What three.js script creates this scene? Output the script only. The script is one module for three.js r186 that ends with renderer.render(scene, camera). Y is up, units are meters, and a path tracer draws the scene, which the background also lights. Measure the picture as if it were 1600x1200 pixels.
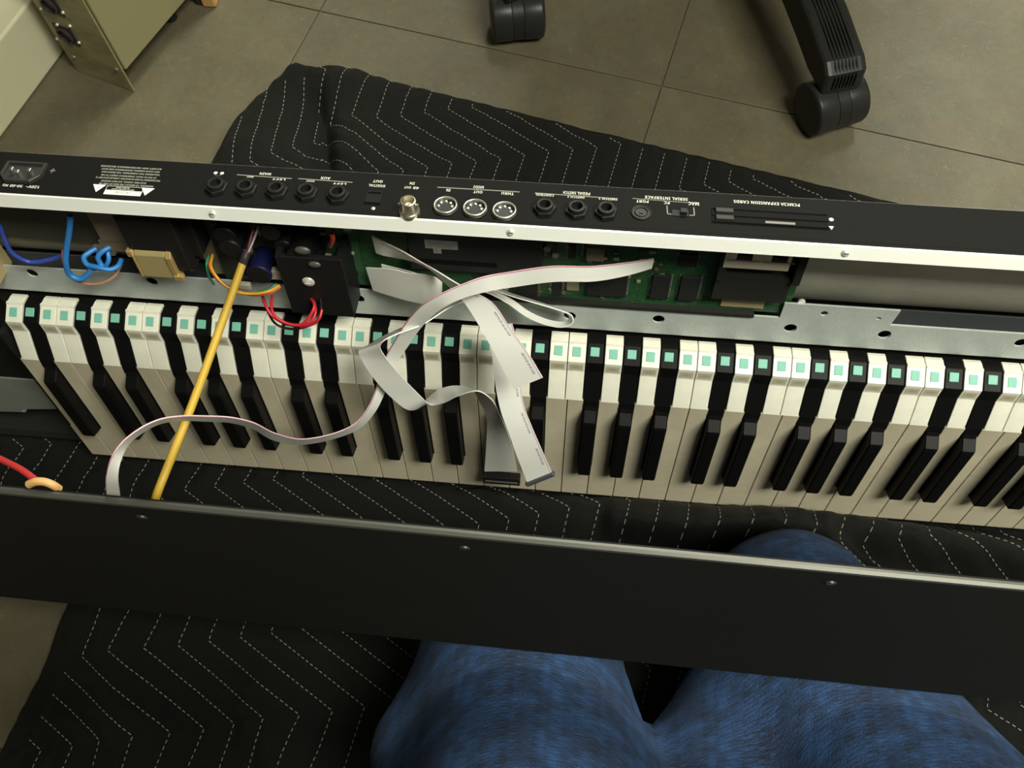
import * as THREE from 'three';
import { mergeGeometries, mergeVertices, toCreasedNormals } from 'three/addons/utils/BufferGeometryUtils.js';
import { RoundedBoxGeometry } from 'three/addons/geometries/RoundedBoxGeometry.js';
import { MarchingCubes } from 'three/addons/objects/MarchingCubes.js';
import { RectAreaLightUniformsLib } from 'three/addons/lights/RectAreaLightUniformsLib.js';

// ------------------------------------------------------------------ camera, light, exposure
const scene = new THREE.Scene();
const MM = 0.001, F = 1400;
const camera = new THREE.PerspectiveCamera(2 * Math.atan(600 / F) * 180 / Math.PI, 4 / 3, 0.02, 30);
const RX = [0.9952147679, -0.0280962005, -0.0935850908];      // camera right, down and forward in the world
const RD = [0.0728568084, -0.4248434848, 0.9023302604];
const RF = [-0.0651110681, -0.9048307118, -0.4207635106];
const CAMH = 821.4;
camera.position.set(0, CAMH * MM, 0);
camera.quaternion.setFromRotationMatrix(new THREE.Matrix4().makeBasis(
  new THREE.Vector3(...RX), new THREE.Vector3(...RD).negate(), new THREE.Vector3(...RF).negate()));
const renderer = new THREE.WebGLRenderer({ antialias: true });
renderer.toneMapping = THREE.LinearToneMapping;
renderer.toneMappingExposure = 4.0;
renderer.shadowMap.enabled = true;
RectAreaLightUniformsLib.init();
scene.background = new THREE.Color(0x0b0b0a);
const LAMP_COLOR = new THREE.Color().setRGB(1.0, 0.99, 0.85);
const LAMP_NITS = 9;
const CEIL = 2.25;
const LAMPS = [[1.05, 0.36], [0.5, -2.1]];     // ceiling fixtures, x and z of their centres

// ------------------------------------------------------------------ helpers
let seed = 12345;
const rnd = () => { seed = (seed * 1664525 + 1013904223) >>> 0; return seed / 4294967296; };
const used = {};
function numbered(n) { used[n] = (used[n] ?? -1) + 1; return used[n] ? n + '_' + String(used[n]).padStart(3, '0') : n; }
function std(color, roughness = 0.6, metalness = 0, extra = {}) {
  const c = Array.isArray(color) ? new THREE.Color().setRGB(...color) : new THREE.Color(color);
  if (Math.max(c.r, c.g, c.b) < 0.045) return new THREE.MeshPhysicalMaterial({ color: c, roughness, metalness, specularIntensity: 0.35, ...extra });   // dull black plastics and enamels
  return new THREE.MeshStandardMaterial({ color: c, roughness, metalness, ...extra });
}
function shadow(m) { m.castShadow = true; m.receiveShadow = true; return m; }
function clean(g) {
  if (g.index) g = g.toNonIndexed();
  for (const k of Object.keys(g.attributes)) if (!['position', 'normal', 'uv', 'color'].includes(k)) g.deleteAttribute(k);
  if (!g.attributes.normal) g.computeVertexNormals();
  if (!g.attributes.uv) g.setAttribute('uv', new THREE.BufferAttribute(new Float32Array(g.attributes.position.count * 2), 2));
  return g;
}
function paint(g, hex) {
  g = clean(g); const c = Array.isArray(hex) ? new THREE.Color().setRGB(...hex) : new THREE.Color(hex), n = g.attributes.position.count, a = new Float32Array(n * 3);
  for (let i = 0; i < n; i++) { a[3 * i] = c.r; a[3 * i + 1] = c.g; a[3 * i + 2] = c.b; }
  g.setAttribute('color', new THREE.BufferAttribute(a, 3)); return g;
}
// one named mesh from geometries given in millimetres
function obj(name, geos, material, parent = scene) {
  geos = (Array.isArray(geos) ? geos : [geos]).map(clean);
  const g = geos.length > 1 ? mergeGeometries(geos) : geos[0].clone();
  g.scale(MM, MM, MM);
  const m = shadow(new THREE.Mesh(g, material)); m.name = parent === scene ? numbered(name) : name; parent.add(m); return m;
}
function thing(name, label, category, pos = [0, 0, 0], group) {
  const o = new THREE.Group(); o.name = numbered(name); o.position.set(pos[0] * MM, pos[1] * MM, pos[2] * MM);
  o.userData = { label, category }; if (group) o.userData.group = group; scene.add(o); return o;
}
function tag(o, label, category, group) { o.userData = { ...o.userData, label, category }; if (group) o.userData.group = group; return o; }
function struct(o) { o.userData.kind = 'structure'; return o; }
const box = (sx, sy, sz, x = 0, y = 0, z = 0) => new THREE.BoxGeometry(sx, sy, sz).translate(x, y, z);
const rbox = (sx, sy, sz, r, x = 0, y = 0, z = 0, s = 2) => new RoundedBoxGeometry(sx, sy, sz, s, r).translate(x, y, z);
const cyl = (r1, r2, h, n = 24) => new THREE.CylinderGeometry(r1, r2, h, n);
const V3 = (a) => new THREE.Vector3(a[0], a[1], a[2]);
function tube(pts, r, seg = 40, rad = 8) { return new THREE.TubeGeometry(new THREE.CatmullRomCurve3(pts.map(V3)), seg, r, rad, false); }
const uvBox = (g, s = 1) => {                                  // uv in millimetres times s, from the dominant axis of each face
  g = clean(g); const p = g.attributes.position, n = g.attributes.normal, uv = g.attributes.uv;
  for (let i = 0; i < p.count; i++) {
    const ax = Math.abs(n.getX(i)), ay = Math.abs(n.getY(i)), az = Math.abs(n.getZ(i));
    if (ay >= ax && ay >= az) uv.setXY(i, p.getX(i) * s, p.getZ(i) * s); else if (az >= ax) uv.setXY(i, p.getX(i) * s, p.getY(i) * s); else uv.setXY(i, p.getZ(i) * s, p.getY(i) * s);
  }
  return g;
};
// noise
const hash = (x, y) => { let h = (x * 374761393 + y * 668265263) | 0; h = (h ^ (h >>> 13)) * 1274126177 | 0; return ((h ^ (h >>> 16)) >>> 0) / 4294967296; };
function vnoise(x, y, per = 0) {
  const xi = Math.floor(x), yi = Math.floor(y), fx = x - xi, fy = y - yi, w = (v) => per ? ((v % per) + per) % per : v;
  const sx = fx * fx * (3 - 2 * fx), sy = fy * fy * (3 - 2 * fy);
  const a = hash(w(xi), w(yi)), b = hash(w(xi + 1), w(yi)), c = hash(w(xi), w(yi + 1)), d = hash(w(xi + 1), w(yi + 1));
  return a + (b - a) * sx + (c - a) * sy + (a - b - c + d) * sx * sy;
}
const fbm = (x, y, o = 4) => { let s = 0, a = 0.5; for (let i = 0; i < o; i++) { s += a * vnoise(x, y); x = x * 2.03 + 11.3; y = y * 2.03 + 7.7; a *= 0.5; } return s; };
const smooth = (a, b, x) => { const t = Math.min(1, Math.max(0, (x - a) / (b - a))); return t * t * (3 - 2 * t); };
function canvasTex(w, h, draw, srgb = true) {
  const c = document.createElement('canvas'); c.width = w; c.height = h; draw(c.getContext('2d'), w, h);
  const t = new THREE.CanvasTexture(c); if (srgb) t.colorSpace = THREE.SRGBColorSpace;
  t.wrapS = t.wrapT = THREE.RepeatWrapping; t.anisotropy = 8; return t;
}
function dataTex(n, fn, srgb = false) {                          // fn(i, j) gives [r, g, b] 0..255
  const a = new Uint8Array(n * n * 4);
  for (let j = 0; j < n; j++) for (let i = 0; i < n; i++) { const v = fn(i, j), k = (j * n + i) * 4; a[k] = v[0]; a[k + 1] = v[1]; a[k + 2] = v[2]; a[k + 3] = 255; }
  const t = new THREE.DataTexture(a, n, n); t.wrapS = t.wrapT = THREE.RepeatWrapping; t.magFilter = THREE.LinearFilter; t.minFilter = THREE.LinearFilter;
  if (srgb) t.colorSpace = THREE.SRGBColorSpace; t.needsUpdate = true; return t;
}
// sight lines of the photograph, used to read real positions off known planes
function ray(px, py) { const a = (px - 800) / F, b = (py - 600) / F; return [0, 1, 2].map(i => RX[i] * a + RD[i] * b + RF[i]); }
function flat(px, py, h = 0) { const r = ray(px, py), t = (h - CAMH) / r[1]; return [r[0] * t, h, r[2] * t]; }    // on a horizontal plane
const TAU = 10 * Math.PI / 180, CT = Math.cos(TAU), ST = Math.sin(TAU);
const KB = [-436.8, 184.7, -286.3];                               // keyboard frame: x along the keys, y up its back, z out of the key tops
const toK = (p) => [p[0], p[1] * CT - p[2] * ST, p[1] * ST + p[2] * CT];
const CAMK = toK([-KB[0], CAMH - KB[1], -KB[2]]);
function kw(px, py, w) { const r = toK(ray(px, py)), t = (w - CAMK[2]) / r[2]; return [CAMK[0] + r[0] * t, CAMK[1] + r[1] * t, w]; }
function ku(px, py, u) { const r = toK(ray(px, py)), t = (u - CAMK[1]) / r[1]; return [CAMK[0] + r[0] * t, u, CAMK[2] + r[2] * t]; }

// ------------------------------------------------------------------ materials
const noiseTex = dataTex(256, (i, j) => { const v = 255 * (0.5 * vnoise(i / 4, j / 4, 64) + 0.3 * vnoise(i / 2, j / 2, 128) + 0.2 * hash(i, j)); return [v, v, v]; });
const grimeTex = dataTex(256, (i, j) => { const v = 200 + 55 * (0.6 * vnoise(i / 32, j / 32, 8) + 0.3 * vnoise(i / 8, j / 8, 32) + 0.1 * hash(i, j)); return [v, v, v * 0.985]; });
grimeTex.repeat.set(1 / 180, 1 / 180);
const nz = (s) => { const t = noiseTex.clone(); t.repeat.set(s, s); t.needsUpdate = true; return t; };
const M = {
  steel: std([0.53, 0.575, 0.55], 0.42, 0.15, { map: grimeTex, bumpMap: nz(0.01), bumpScale: 0.0002 }),
  rim: std([0.86, 0.87, 0.82], 0.38, 0.3),
  black: std([0.018, 0.018, 0.016], 0.5),
  panel: std([0.030, 0.030, 0.027], 0.48, 0, { bumpMap: nz(0.05), bumpScale: 0.0001 }),
  plastic: std([0.012, 0.012, 0.012], 0.35),
  white: new THREE.MeshStandardMaterial({ vertexColors: true, roughness: 0.38, map: grimeTex }),
  blackkey: std([0.005, 0.005, 0.005], 0.42, 0, { specularIntensity: 0.16 }),
  green: std([0.17, 0.45, 0.35], 0.55),
  screw: std([0.85, 0.85, 0.8], 0.3, 0.55),
  paint: new THREE.MeshStandardMaterial({ vertexColors: true, roughness: 0.42 }),
  paintMetal: new THREE.MeshStandardMaterial({ vertexColors: true, roughness: 0.3, metalness: 0.75 }),
  pcb: null, chip: std([0.018, 0.018, 0.018], 0.5), pins: std([0.45, 0.44, 0.38], 0.35, 0.8),
};

// ------------------------------------------------------------------ the room
const X0 = -2400, X1 = 2400, Z0 = -2900, Z1 = 1700, HC = CEIL * 1000;
const floorTex = canvasTex(1024, 1024, (g, w, h) => {
  const im = g.createImageData(w, h);
  for (let j = 0; j < h; j++) for (let i = 0; i < w; i++) {
    const n = vnoise(i / 64, j / 64, 16) * 0.45 + vnoise(i / 16, j / 16, 64) * 0.3 + vnoise(i / 5, j / 5, 205) * 0.25, k = (j * w + i) * 4, v = (n - 0.5) * 22 + (hash(i, j) - 0.5) * 8, t = (vnoise(i / 40 + 50, j / 40, 0) - 0.5) * 6;
    im.data[k] = 106 + v + t; im.data[k + 1] = 99 + v; im.data[k + 2] = 77 + v * 0.9 - t * 0.6; im.data[k + 3] = 255;
  }
  g.putImageData(im, 0, 0);
  for (let i = 0; i < 1500; i++) {
    const x = rnd() * w, y = rnd() * h, l = 2 + rnd() * 13, a = rnd() * 6.28, dark = rnd() < 0.3;
    g.strokeStyle = dark ? `rgba(72,66,50,${0.1 + rnd() * 0.25})` : `rgba(160,150,122,${0.06 + rnd() * 0.3})`; g.lineWidth = 1 + rnd() * 2.2; g.lineCap = 'round';
    g.beginPath(); g.moveTo(x, y); g.quadraticCurveTo(x + Math.cos(a) * l * 0.5 + rnd() * 5, y + Math.sin(a) * l * 0.5 + rnd() * 5, x + Math.cos(a) * l, y + Math.sin(a) * l); g.stroke();
  }
});
floorTex.repeat.set(1 / 480, 1 / 480);
{
  const fl = struct(obj('floor', uvBox(box(X1 - X0, 100, Z1 - Z0, (X0 + X1) / 2, -52.0, (Z0 + Z1) / 2)), std([0.085, 0.075, 0.05], 0.8)));
  const mats = [0, 1, 2, 3].map(i => { const t = floorTex.clone(); t.offset.set(i * 0.37, i * 0.61); t.rotation = i % 2 ? Math.PI / 2 : 0; t.needsUpdate = true; const k = 0.66 * [1, 0.96, 1.03, 0.98][i]; return std([k, k, k], 0.52, 0, { map: t, bumpMap: nz(0.02), bumpScale: 0.00025 }); });
  const P = 444, an = 12.4 * Math.PI / 180, a = [Math.cos(an), Math.sin(an)], b = [-Math.sin(an), Math.cos(an)], o = [82, -788];
  const tg = clean(uvBox(new RoundedBoxGeometry(P - 1.6, 3, P - 1.6, 1, 0.7))); tg.scale(MM, MM, MM);
  for (let i = -7; i <= 7; i++) for (let j = -6; j <= 7; j++) {
    const u = (i + 0.5) * P, v = (j + 0.5) * P, x = o[0] + a[0] * u + b[0] * v, z = o[1] + a[1] * u + b[1] * v;
    if (x < X0 + 300 || x > X1 - 300 || z < Z0 + 300 || z > Z1 - 300) continue;
    const m = shadow(new THREE.Mesh(tg, mats[(i * 3 + j * 5 + 200) % 4])); m.name = 'floor_tile'; m.position.set(x * MM, -1.5 * MM + (hash(i + 20, j + 20) - 0.5) * 0.0004, z * MM); m.rotation.y = -an; fl.add(m);
  }
  const wm = std([0.20, 0.19, 0.15], 0.9);
  struct(obj('wall_left', box(100, HC + 100, Z1 - Z0, X0 - 50, HC / 2, (Z0 + Z1) / 2), wm));
  struct(obj('wall_right', box(100, HC + 100, Z1 - Z0, X1 + 50, HC / 2, (Z0 + Z1) / 2), wm));
  struct(obj('wall_back', box(X1 - X0 + 200, HC + 100, 100, 0, HC / 2, Z0 - 50), wm));
  struct(obj('wall_front', box(X1 - X0 + 200, HC + 100, 100, 0, HC / 2, Z1 + 50), wm));
  struct(obj('ceiling', box(X1 - X0 + 200, 100, Z1 - Z0 + 200, 0, HC + 100, (Z0 + Z1) / 2), std([0.3, 0.29, 0.26], 0.95)));
  LAMPS.forEach(([x, z], i) => {
    const t = thing('ceiling_light', ['fluorescent ceiling light above the right end of the keyboard', 'fluorescent ceiling light above the office chair'][i], 'light', [x * 1000, HC, z * 1000]);
    obj('frame', [box(1240, 40, 20, 0, 20, 310), box(1240, 40, 20, 0, 20, -310), box(20, 40, 600, 610, 20, 0), box(20, 40, 600, -610, 20, 0)], std([0.7, 0.7, 0.68], 0.5), t);
    obj('diffuser', box(1200, 4, 600, 0, 22, 0), std([0.8, 0.8, 0.75], 0.6, 0, { emissive: LAMP_COLOR, emissiveIntensity: 1.5 }), t);
    const L = new THREE.RectAreaLight(LAMP_COLOR, LAMP_NITS, 1.2, 0.6); L.position.set(0, 0.015, 0); L.rotation.x = -Math.PI / 2; t.add(L);
  });
}

// ------------------------------------------------------------------ keyboard
const keyboard = thing('keyboard', 'opened full-size electric keyboard standing on its front edge with its inside showing', 'keyboard', KB);
keyboard.rotation.x = -TAU;
const K = (name, geos, mat, parent = keyboard) => obj(name, geos, mat, parent);
const p = 13.75, W7 = 165 / 7, CL = 2.5 * p, KX0 = -230, KX1 = 1010;
// prism: outline in the (y, z) plane swept from xa to xb
function prism(pts, xa, xb, bev = 0.35) {
  const s = new THREE.Shape(pts.map(q => new THREE.Vector2(q[0], q[1])));
  const g = new THREE.ExtrudeGeometry(s, { depth: xb - xa - 2 * bev, bevelEnabled: bev > 0, bevelThickness: bev, bevelSize: bev, bevelOffset: -bev, bevelSegments: 1, steps: 1 });
  // shape x,y,depth -> y,z,x
  g.applyMatrix4(new THREE.Matrix4().set(0, 0, 1, xa + bev, 1, 0, 0, 0, 0, 1, 0, 0, 0, 0, 0, 1)); return clean(g);
}
// plate in the (x, y) plane with holes, thickness along z
function plate(outline, holes, z0, th, bev = 0.3) {
  const s = new THREE.Shape(outline.map(q => new THREE.Vector2(q[0], q[1])));
  for (const [x, y, r] of holes) { const h = new THREE.Path(); h.absellipse(x, y, r, r, 0, Math.PI * 2, true); s.holes.push(h); }
  return clean(new THREE.ExtrudeGeometry(s, { depth: th, bevelEnabled: false, curveSegments: 14 }).translate(0, 0, z0));
}
// keys --------------------------------------------------------------
const isBlack = (s) => [1, 4, 6, 9, 11].includes(((s % 12) + 12) % 12);        // 0 is the bottom A
const FACE = { c: [37.3, -8.9], d: [45.9, -21.2] };
const faceDir = [(FACE.d[0] - FACE.c[0]) / 15, (FACE.d[1] - FACE.c[1]) / 15], faceN = [-faceDir[1], faceDir[0]];
function insertAt(x, wd, len, a0, out) {                                        // green pad on the slanted end face
  const g = rbox(wd, len, 1.6, 0.5), c = [FACE.c[0] + faceDir[0] * a0 + faceN[0] * out, FACE.c[1] + faceDir[1] * a0 + faceN[1] * out];
  g.rotateX(Math.atan2(faceDir[1], faceDir[0])); return g.translate(x, c[0], c[1]);
}
const markTex = canvasTex(128, 64, (g, w, h) => { g.fillStyle = '#b9b29a'; g.fillRect(0, 0, w, h); g.fillStyle = '#8d8670'; g.font = 'bold 34px sans-serif'; g.textAlign = 'center'; g.save(); g.translate(w / 2, h / 2 + 4); g.fillText('>ABS<', 0, 8); g.restore(); });
const markMat = std([1, 1, 1], 0.6, 0, { map: markTex });
const YEL = [0.60, 0.54, 0.40], IVO = [0.86, 0.85, 0.73];                       // worn, yellowed fronts; clean backs
let n = -1;
for (let s = 0; s < 73; s++) {
  const xc = s * p;
  if (!isBlack(s)) {
    n++; const fa0 = CL + (n - 2) * W7 + 0.35, fb = fa0 + W7 - 0.7, fa = s ? fa0 : -9.5;                 // front part of the key
    const la = isBlack(s - 1) && s > 0 ? (s - 1) * p + 6.0 : Math.max(fa, xc - 8.4), lb = isBlack(s + 1) ? (s + 1) * p - 6.0 : Math.min(fb, xc + 8.6);
    const k = K('white_key', [
      paint(prism([[-152, -1.2], [-151.2, -0.3], [-150, 0], [-101, 0], [-101, -12], [-149, -17], [-152, -17]], fa, fb), YEL),
      paint(prism([[-101, 0], [0, 0], [0, -14], [-101, -12]], la, lb), YEL),
      paint(prism([[0, 0], [25.5, -9.0], [37.3, -8.9], [45.9, -21.2], [45.9, -28.1], [45, -31], [20, -30], [0, -14]], xc - p / 2 + 0.3, xc + p / 2 - 0.3), IVO)], M.white);
    K('felt_pad', insertAt(xc - 0.4, 6.4, 7.4, 7.8, -0.35), M.green, k);
    K('end_lip', paint(prism([[44.9, -19.9], [46.6, -21.0], [46.6, -22.4], [45.6, -22.4]], xc - p / 2 + 0.3, xc + p / 2 - 0.3, 0.2), IVO), M.white, k);
    const mg = new THREE.PlaneGeometry(10, 7).rotateZ(0).translate(xc, 31.2, -8.75); K('moulded_mark', mg, markMat, k);
  } else {
    const k = K('black_key', [
      prism([[-9.5, 2.5], [-15, 10.6], [-18, 11.2], [-94, 11.8], [-97.5, 10.8], [-102, 0], [-102, -9], [-5, -9], [-5, 0]], xc - 5.3, xc + 5.3, 0.9),
      prism([[-8, 1], [0, 0], [25.5, -9.6], [37, -9.4], [45.2, -21.4], [45.2, -29], [20, -30], [-8, -12]], xc - p / 2 + 0.7, xc + p / 2 - 0.7, 0.4)], M.blackkey);
    K('felt_pad', insertAt(xc - 0.6, 6.8, 7.0, 8.6, 0.1), M.green, k);
  }
}
// key bed under the keys
K('key_bed', [box(73 * p + 24, 190, 4, 35.4 * p, -55, -40), box(73 * p + 18, 14, 8, 35.6 * p, -142, -30), box(6, 150, 30, -22, -60, -28)], M.black);
K('front_rail', prism([[-158, -18], [-150, -20], [-148, -44], [-158, -44]], KX0, KX1, 0.5), M.black);
K('rail_bracket', plate([[-150, -62], [-14, -62], [-14, -104], [-150, -124]], [[kw(37, 642, -20)[0], kw(37, 642, -20)[1], 2.2]], -22, 2), std([0.33, 0.35, 0.32], 0.45, 0.5, { map: grimeTex }));

// tray ----------------------------------------------------------------
{
  const up = [], dn = [];
  for (let i = 0; i <= 10; i++) { const f = i / 10, u = 124 - 50 * f, w = -39 - 15 * f * f; up.push([u, w]); dn.push([u + 0.6, w - 1.8]); }
  K('base_plate', prism([[183, -39], ...up, ...dn.reverse(), [183, -40.8]], KX0, KX1, 0), std([0.66, 0.64, 0.54], 0.5, 0.1, { map: grimeTex }));
  K('bottom_pan', box(KX1 - KX0, 250, 1.6, (KX0 + KX1) / 2, -34, -64), M.black);
}
const holesPx = [[50, 427, 4.4], [237, 440, 4.4], [560, 467, 4.6], [890, 494, 4.6], [1029, 499, 4.4], [1235, 513, 4.6], [1382, 523, 4.6], [1596, 536, 4.6]];
const RW = -30, RB = 49.5, RT = 79;
{
  const holes = holesPx.map(([x, y, r]) => { const q = kw(x, y, RW); return [q[0], Math.min(RT - r - 1.5, Math.max(RB + r + 5, q[1])), r]; });
  K('key_rail', [plate([[KX0, RB + 2.5], [KX1, RB + 2.5], [KX1, RT], [KX0, RT]], holes, RW - 1.6, 1.6),
    clean(new THREE.CylinderGeometry(2.6, 2.6, KX1 - KX0, 14).rotateZ(Math.PI / 2).translate((KX0 + KX1) / 2, RB + 2.6, RW - 2.6)),
    box(KX1 - KX0, 1.6, 14, (KX0 + KX1) / 2, RB + 0.8, RW - 9)], M.steel);
  K('rail_backing', box(KX1 - KX0, 10, 3, (KX0 + KX1) / 2, RB + 8, RW - 12), M.black); K('rail_felt', box(KX1 - KX0, 24, 1.2, (KX0 + KX1) / 2, RT - 15, RW - 18), std([0.05, 0.056, 0.06], 0.8));
  const b0 = kw(1225, 478, RW)[0], b1 = kw(1398, 495, RW)[0];
  K('board_bracket', [plate([[b0, RT], [b1, RT], [b1 + 2, RT + 16], [b0, RT + 16]], [[kw(1291, 483, RW)[0], RT + 8, 2.6], [kw(1376, 492, RW)[0], RT + 6.5, 1.6]], RW - 1.4, 1.4)], M.steel);
}
// back panel with its print
const PX0 = KX0, PX1 = KX1, PU = 184;
const panelPlain = new THREE.MeshPhysicalMaterial({ color: 0x0e0e0d, roughness: 0.7, specularIntensity: 0.3 });
const rear = K('rear_panel', [box(PX1 - PX0, 1.6, 39.6, (PX0 + PX1) / 2, PU - 0.8, -19.8), prism([[PU - 1.6, 0.4], [PU, 0], [PU + 0.9, -1.4], [PU + 0.9, -3.4], [PU - 0.2, -5]], PX0, PX1, 0)], panelPlain);
function panelPrint(xa, xb, draw) {                                              // lettering faces out of the back, so it reads upside down from the front
  const S = 2048 / (xb - xa), DH = 39.6;
  const tex = canvasTex(2048, Math.round(DH * S), (g, w, h) => {
    g.fillStyle = '#0e0e0d'; g.fillRect(0, 0, w, h); g.textAlign = 'center'; g.textBaseline = 'middle';
    const C = (px, py) => { const q = ku(px, py, PU); return [(xb - q[0]) * S, -q[2] * S]; };
    // a word set to a given width in millimetres and cap height in millimetres
    const T = (txt, px, py, wid, cap = 2.6, col = '#cfcec0', f = 'bold') => { const [x, y] = C(px, py); g.save(); g.fillStyle = col; const fs = cap * S / 0.73; g.font = `${f} ${fs}px sans-serif`; const m = g.measureText(txt).width; g.translate(x, y); g.scale(wid * S / m, 1); g.fillText(txt, 0, fs * 0.04); g.restore(); };
    const line = (a, b, lw = 0.7) => { const q = C(...a), r = C(...b); g.strokeStyle = '#8f8e84'; g.lineWidth = lw * S; g.beginPath(); g.moveTo(...q); g.lineTo(...r); g.stroke(); };
    const patch = (px, py, ww, hh) => { const [x, y] = C(px, py); g.fillStyle = '#0e0e0d'; g.fillRect(x - ww * S / 2, y - hh * S / 2, ww * S, hh * S); };
    draw({ g, C, T, line, patch, S });
  });
  const m = new THREE.PlaneGeometry(xb - xa, DH).rotateX(-Math.PI / 2).rotateY(Math.PI).translate((xa + xb) / 2, PU + 0.05, -DH / 2);
  K('panel_print', m, new THREE.MeshPhysicalMaterial({ map: tex, roughness: 0.7, specularIntensity: 0.3 }), rear);
}
panelPrint(-34, 292, ({ g, C, T, line, patch, S }) => {
  T('120V~  50-60 Hz', 33, 291, 25, 2.4);
  { const [x, y] = C(82, 267), k = S / 4; g.strokeStyle = '#8f8e84'; g.lineWidth = 0.5 * S; g.beginPath(); g.moveTo(x, y - 9 * k); g.lineTo(x, y); g.moveTo(x - 8 * k, y); g.lineTo(x + 8 * k, y); g.moveTo(x - 5 * k, y + 4 * k); g.lineTo(x + 5 * k, y + 4 * k); g.moveTo(x - 2 * k, y + 8 * k); g.lineTo(x + 2 * k, y + 8 * k); g.stroke(); }
  T('WARNING: TO REDUCE THE RISK OF FIRE OR', 197, 289, 36, 1.5, '#b3b2a4'); T('ELECTRIC SHOCK, DO NOT EXPOSE', 193, 284.6, 30, 1.5, '#b3b2a4');
  T('THIS EQUIPMENT TO RAIN OR MOISTURE. COMPLIES WITH PART 15', 200, 280, 43, 1.5, '#b3b2a4'); T('OF THE FCC RULES. OPERATION IS SUBJECT TO THE', 201, 275.6, 37, 1.5, '#b3b2a4');
  T('FOLLOWING TWO CONDITIONS: THIS DEVICE MAY', 204, 271, 39, 1.5, '#b3b2a4'); T('NOT CAUSE HARMFUL INTERFERENCE AND MUST', 204, 266.4, 39, 1.5, '#b3b2a4'); T('ACCEPT ANY INTERFERENCE RECEIVED', 205, 262, 41, 1.5, '#b3b2a4');
  { const [x, y] = C(192, 301); g.fillStyle = '#f4f3e6'; g.fillRect(x - 12 * S, y - 2.2 * S, 24 * S, 4 * S); g.strokeStyle = '#cfcec0'; g.lineWidth = 0.4 * S; g.strokeRect(x - 12 * S, y - 2.2 * S, 24 * S, 7.6 * S); }
  T('CAUTION', 192, 301, 10, 2, '#6b6a60'); T('RISK OF ELECTRIC SHOCK', 192, 296.4, 15, 1.2); T('DO NOT OPEN', 192, 293.6, 9, 1.2);
  for (const [px, py, c] of [[153, 294, '!'], [229, 299.6, 'ϟ']]) { const [x, y] = C(px, py); g.fillStyle = '#f4f3e6'; g.beginPath(); g.moveTo(x, y - 3.6 * S); g.lineTo(x + 4.4 * S, y + 3.4 * S); g.lineTo(x - 4.4 * S, y + 3.4 * S); g.closePath(); g.fill(); g.fillStyle = '#8d8b7c'; g.font = `bold ${3.6 * S}px sans-serif`; g.fillText(c, x, y + 1.2 * S); }
  { const [x, y] = C(342, 270.5), r = 1.3 * S; g.fillStyle = '#e6e5d8'; for (const o of [-2.1, 2.1]) { g.beginPath(); g.arc(x + o * S, y, r, 0, 7); g.fill(); } g.strokeStyle = '#66655c'; g.lineWidth = 0.4 * S; g.beginPath(); g.arc(x, y - 0.3 * S, 2.4 * S, Math.PI, 0); g.stroke(); }
  line([370, 273], [456, 279]); T('MAIN', 414.5, 272, 8, 2.2); T('RIGHT', 391, 276.6, 4.5, 1.5); T('LEFT', 436, 280.3, 9, 1.6);
  line([466, 279], [551, 285]); T('AUX', 508.5, 278.5, 6.4, 2.4); T('RIGHT', 485, 283, 5.5, 1.5); T('LEFT', 531, 287, 9, 1.6);
});
panelPrint(292, 640, ({ g, C, T, line, patch, S }) => {
  T('DIGITAL', 589, 290, 11, 2.2); T('OUT', 590.5, 283.6, 6.5, 2.4);
  T('48', 650, 293.6, 4, 2.2); T('OUT', 637, 292.8, 4.6, 2.0); T('IN', 644, 286.6, 3.6, 2.4);
  line([683, 292.5], [812, 300]); T('MIDI', 748, 292.4, 7, 2.4); T('OUT', 747, 300, 6, 2.4); T('IN', 700.5, 297.2, 3, 2.4); T('THRU', 793, 302.4, 8, 2.4);
  line([836, 301.5], [965, 310.5]); T('PEDAL', 912, 302.8, 8.4, 2.6); T('SWITCH', 890, 301.4, 8.4, 2.6); T('CONTROL', 851, 304.5, 12, 1.9); T('SWITCH 2', 900, 308.4, 11, 1.7); T('SWITCH 1', 950, 311.2, 12, 1.8);
  line([988, 310], [1092, 318], 0.5); T('SERIAL INTERFACE', 1041, 310, 27, 2.6); T('PORT', 1004, 314.6, 8, 2.4); T('PC', 1042, 317, 4, 2.4); T('MAC', 1084, 318.6, 7, 2.8);
  for (const [a, b, c] of [[[1042, 321], [1043, 334], [1051, 335]], [[1084, 324], [1085, 336.5], [1077, 336.4]]]) { line(a, b, 0.7); line(b, c, 0.7); }
  T('PCMCIA EXPANSION CARDS', 1198, 318, 41, 2.7, '#d6d5c8');
  { let [x, y] = C(1299, 343); g.fillStyle = '#deddd0'; g.beginPath(); g.arc(x, y, 1.5 * S, 0, 7); g.fill(); [x, y] = C(1299, 356); g.beginPath(); g.moveTo(x, y - 1.8 * S); g.lineTo(x + 1.7 * S, y + 1.4 * S); g.lineTo(x - 1.7 * S, y + 1.4 * S); g.fill(); }
});
K('rim', [prism([[177.6, 4.6], [184.6, 0.6], [184.6, -1.0], [177.0, 3.0]], PX0, PX1, 0.2), box(PX1 - PX0, 1.4, 10, (PX0 + PX1) / 2, 177.6, -1.5)], M.rim);
for (const [px, py] of [[332, 335], [798, 364], [1321, 394]]) {
  const q = ku(px, py, 181.2), c = [q[0], 181.6, 3.2], nx = 0.496, nyy = 0.868;
  const g = new THREE.SphereGeometry(2.3, 16, 8, 0, 7, 0, Math.PI / 2).scale(1, 0.55, 1).rotateX(Math.atan2(nyy, nx)).translate(c[0], c[1], c[2]);
  const sc = K('screw', g, M.screw); K('screw_slot', box(2.6, 0.5, 0.5).rotateX(1.05).translate(c[0], c[1] + 0.66, c[2] + 1.14), M.black, sc);
}
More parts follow.
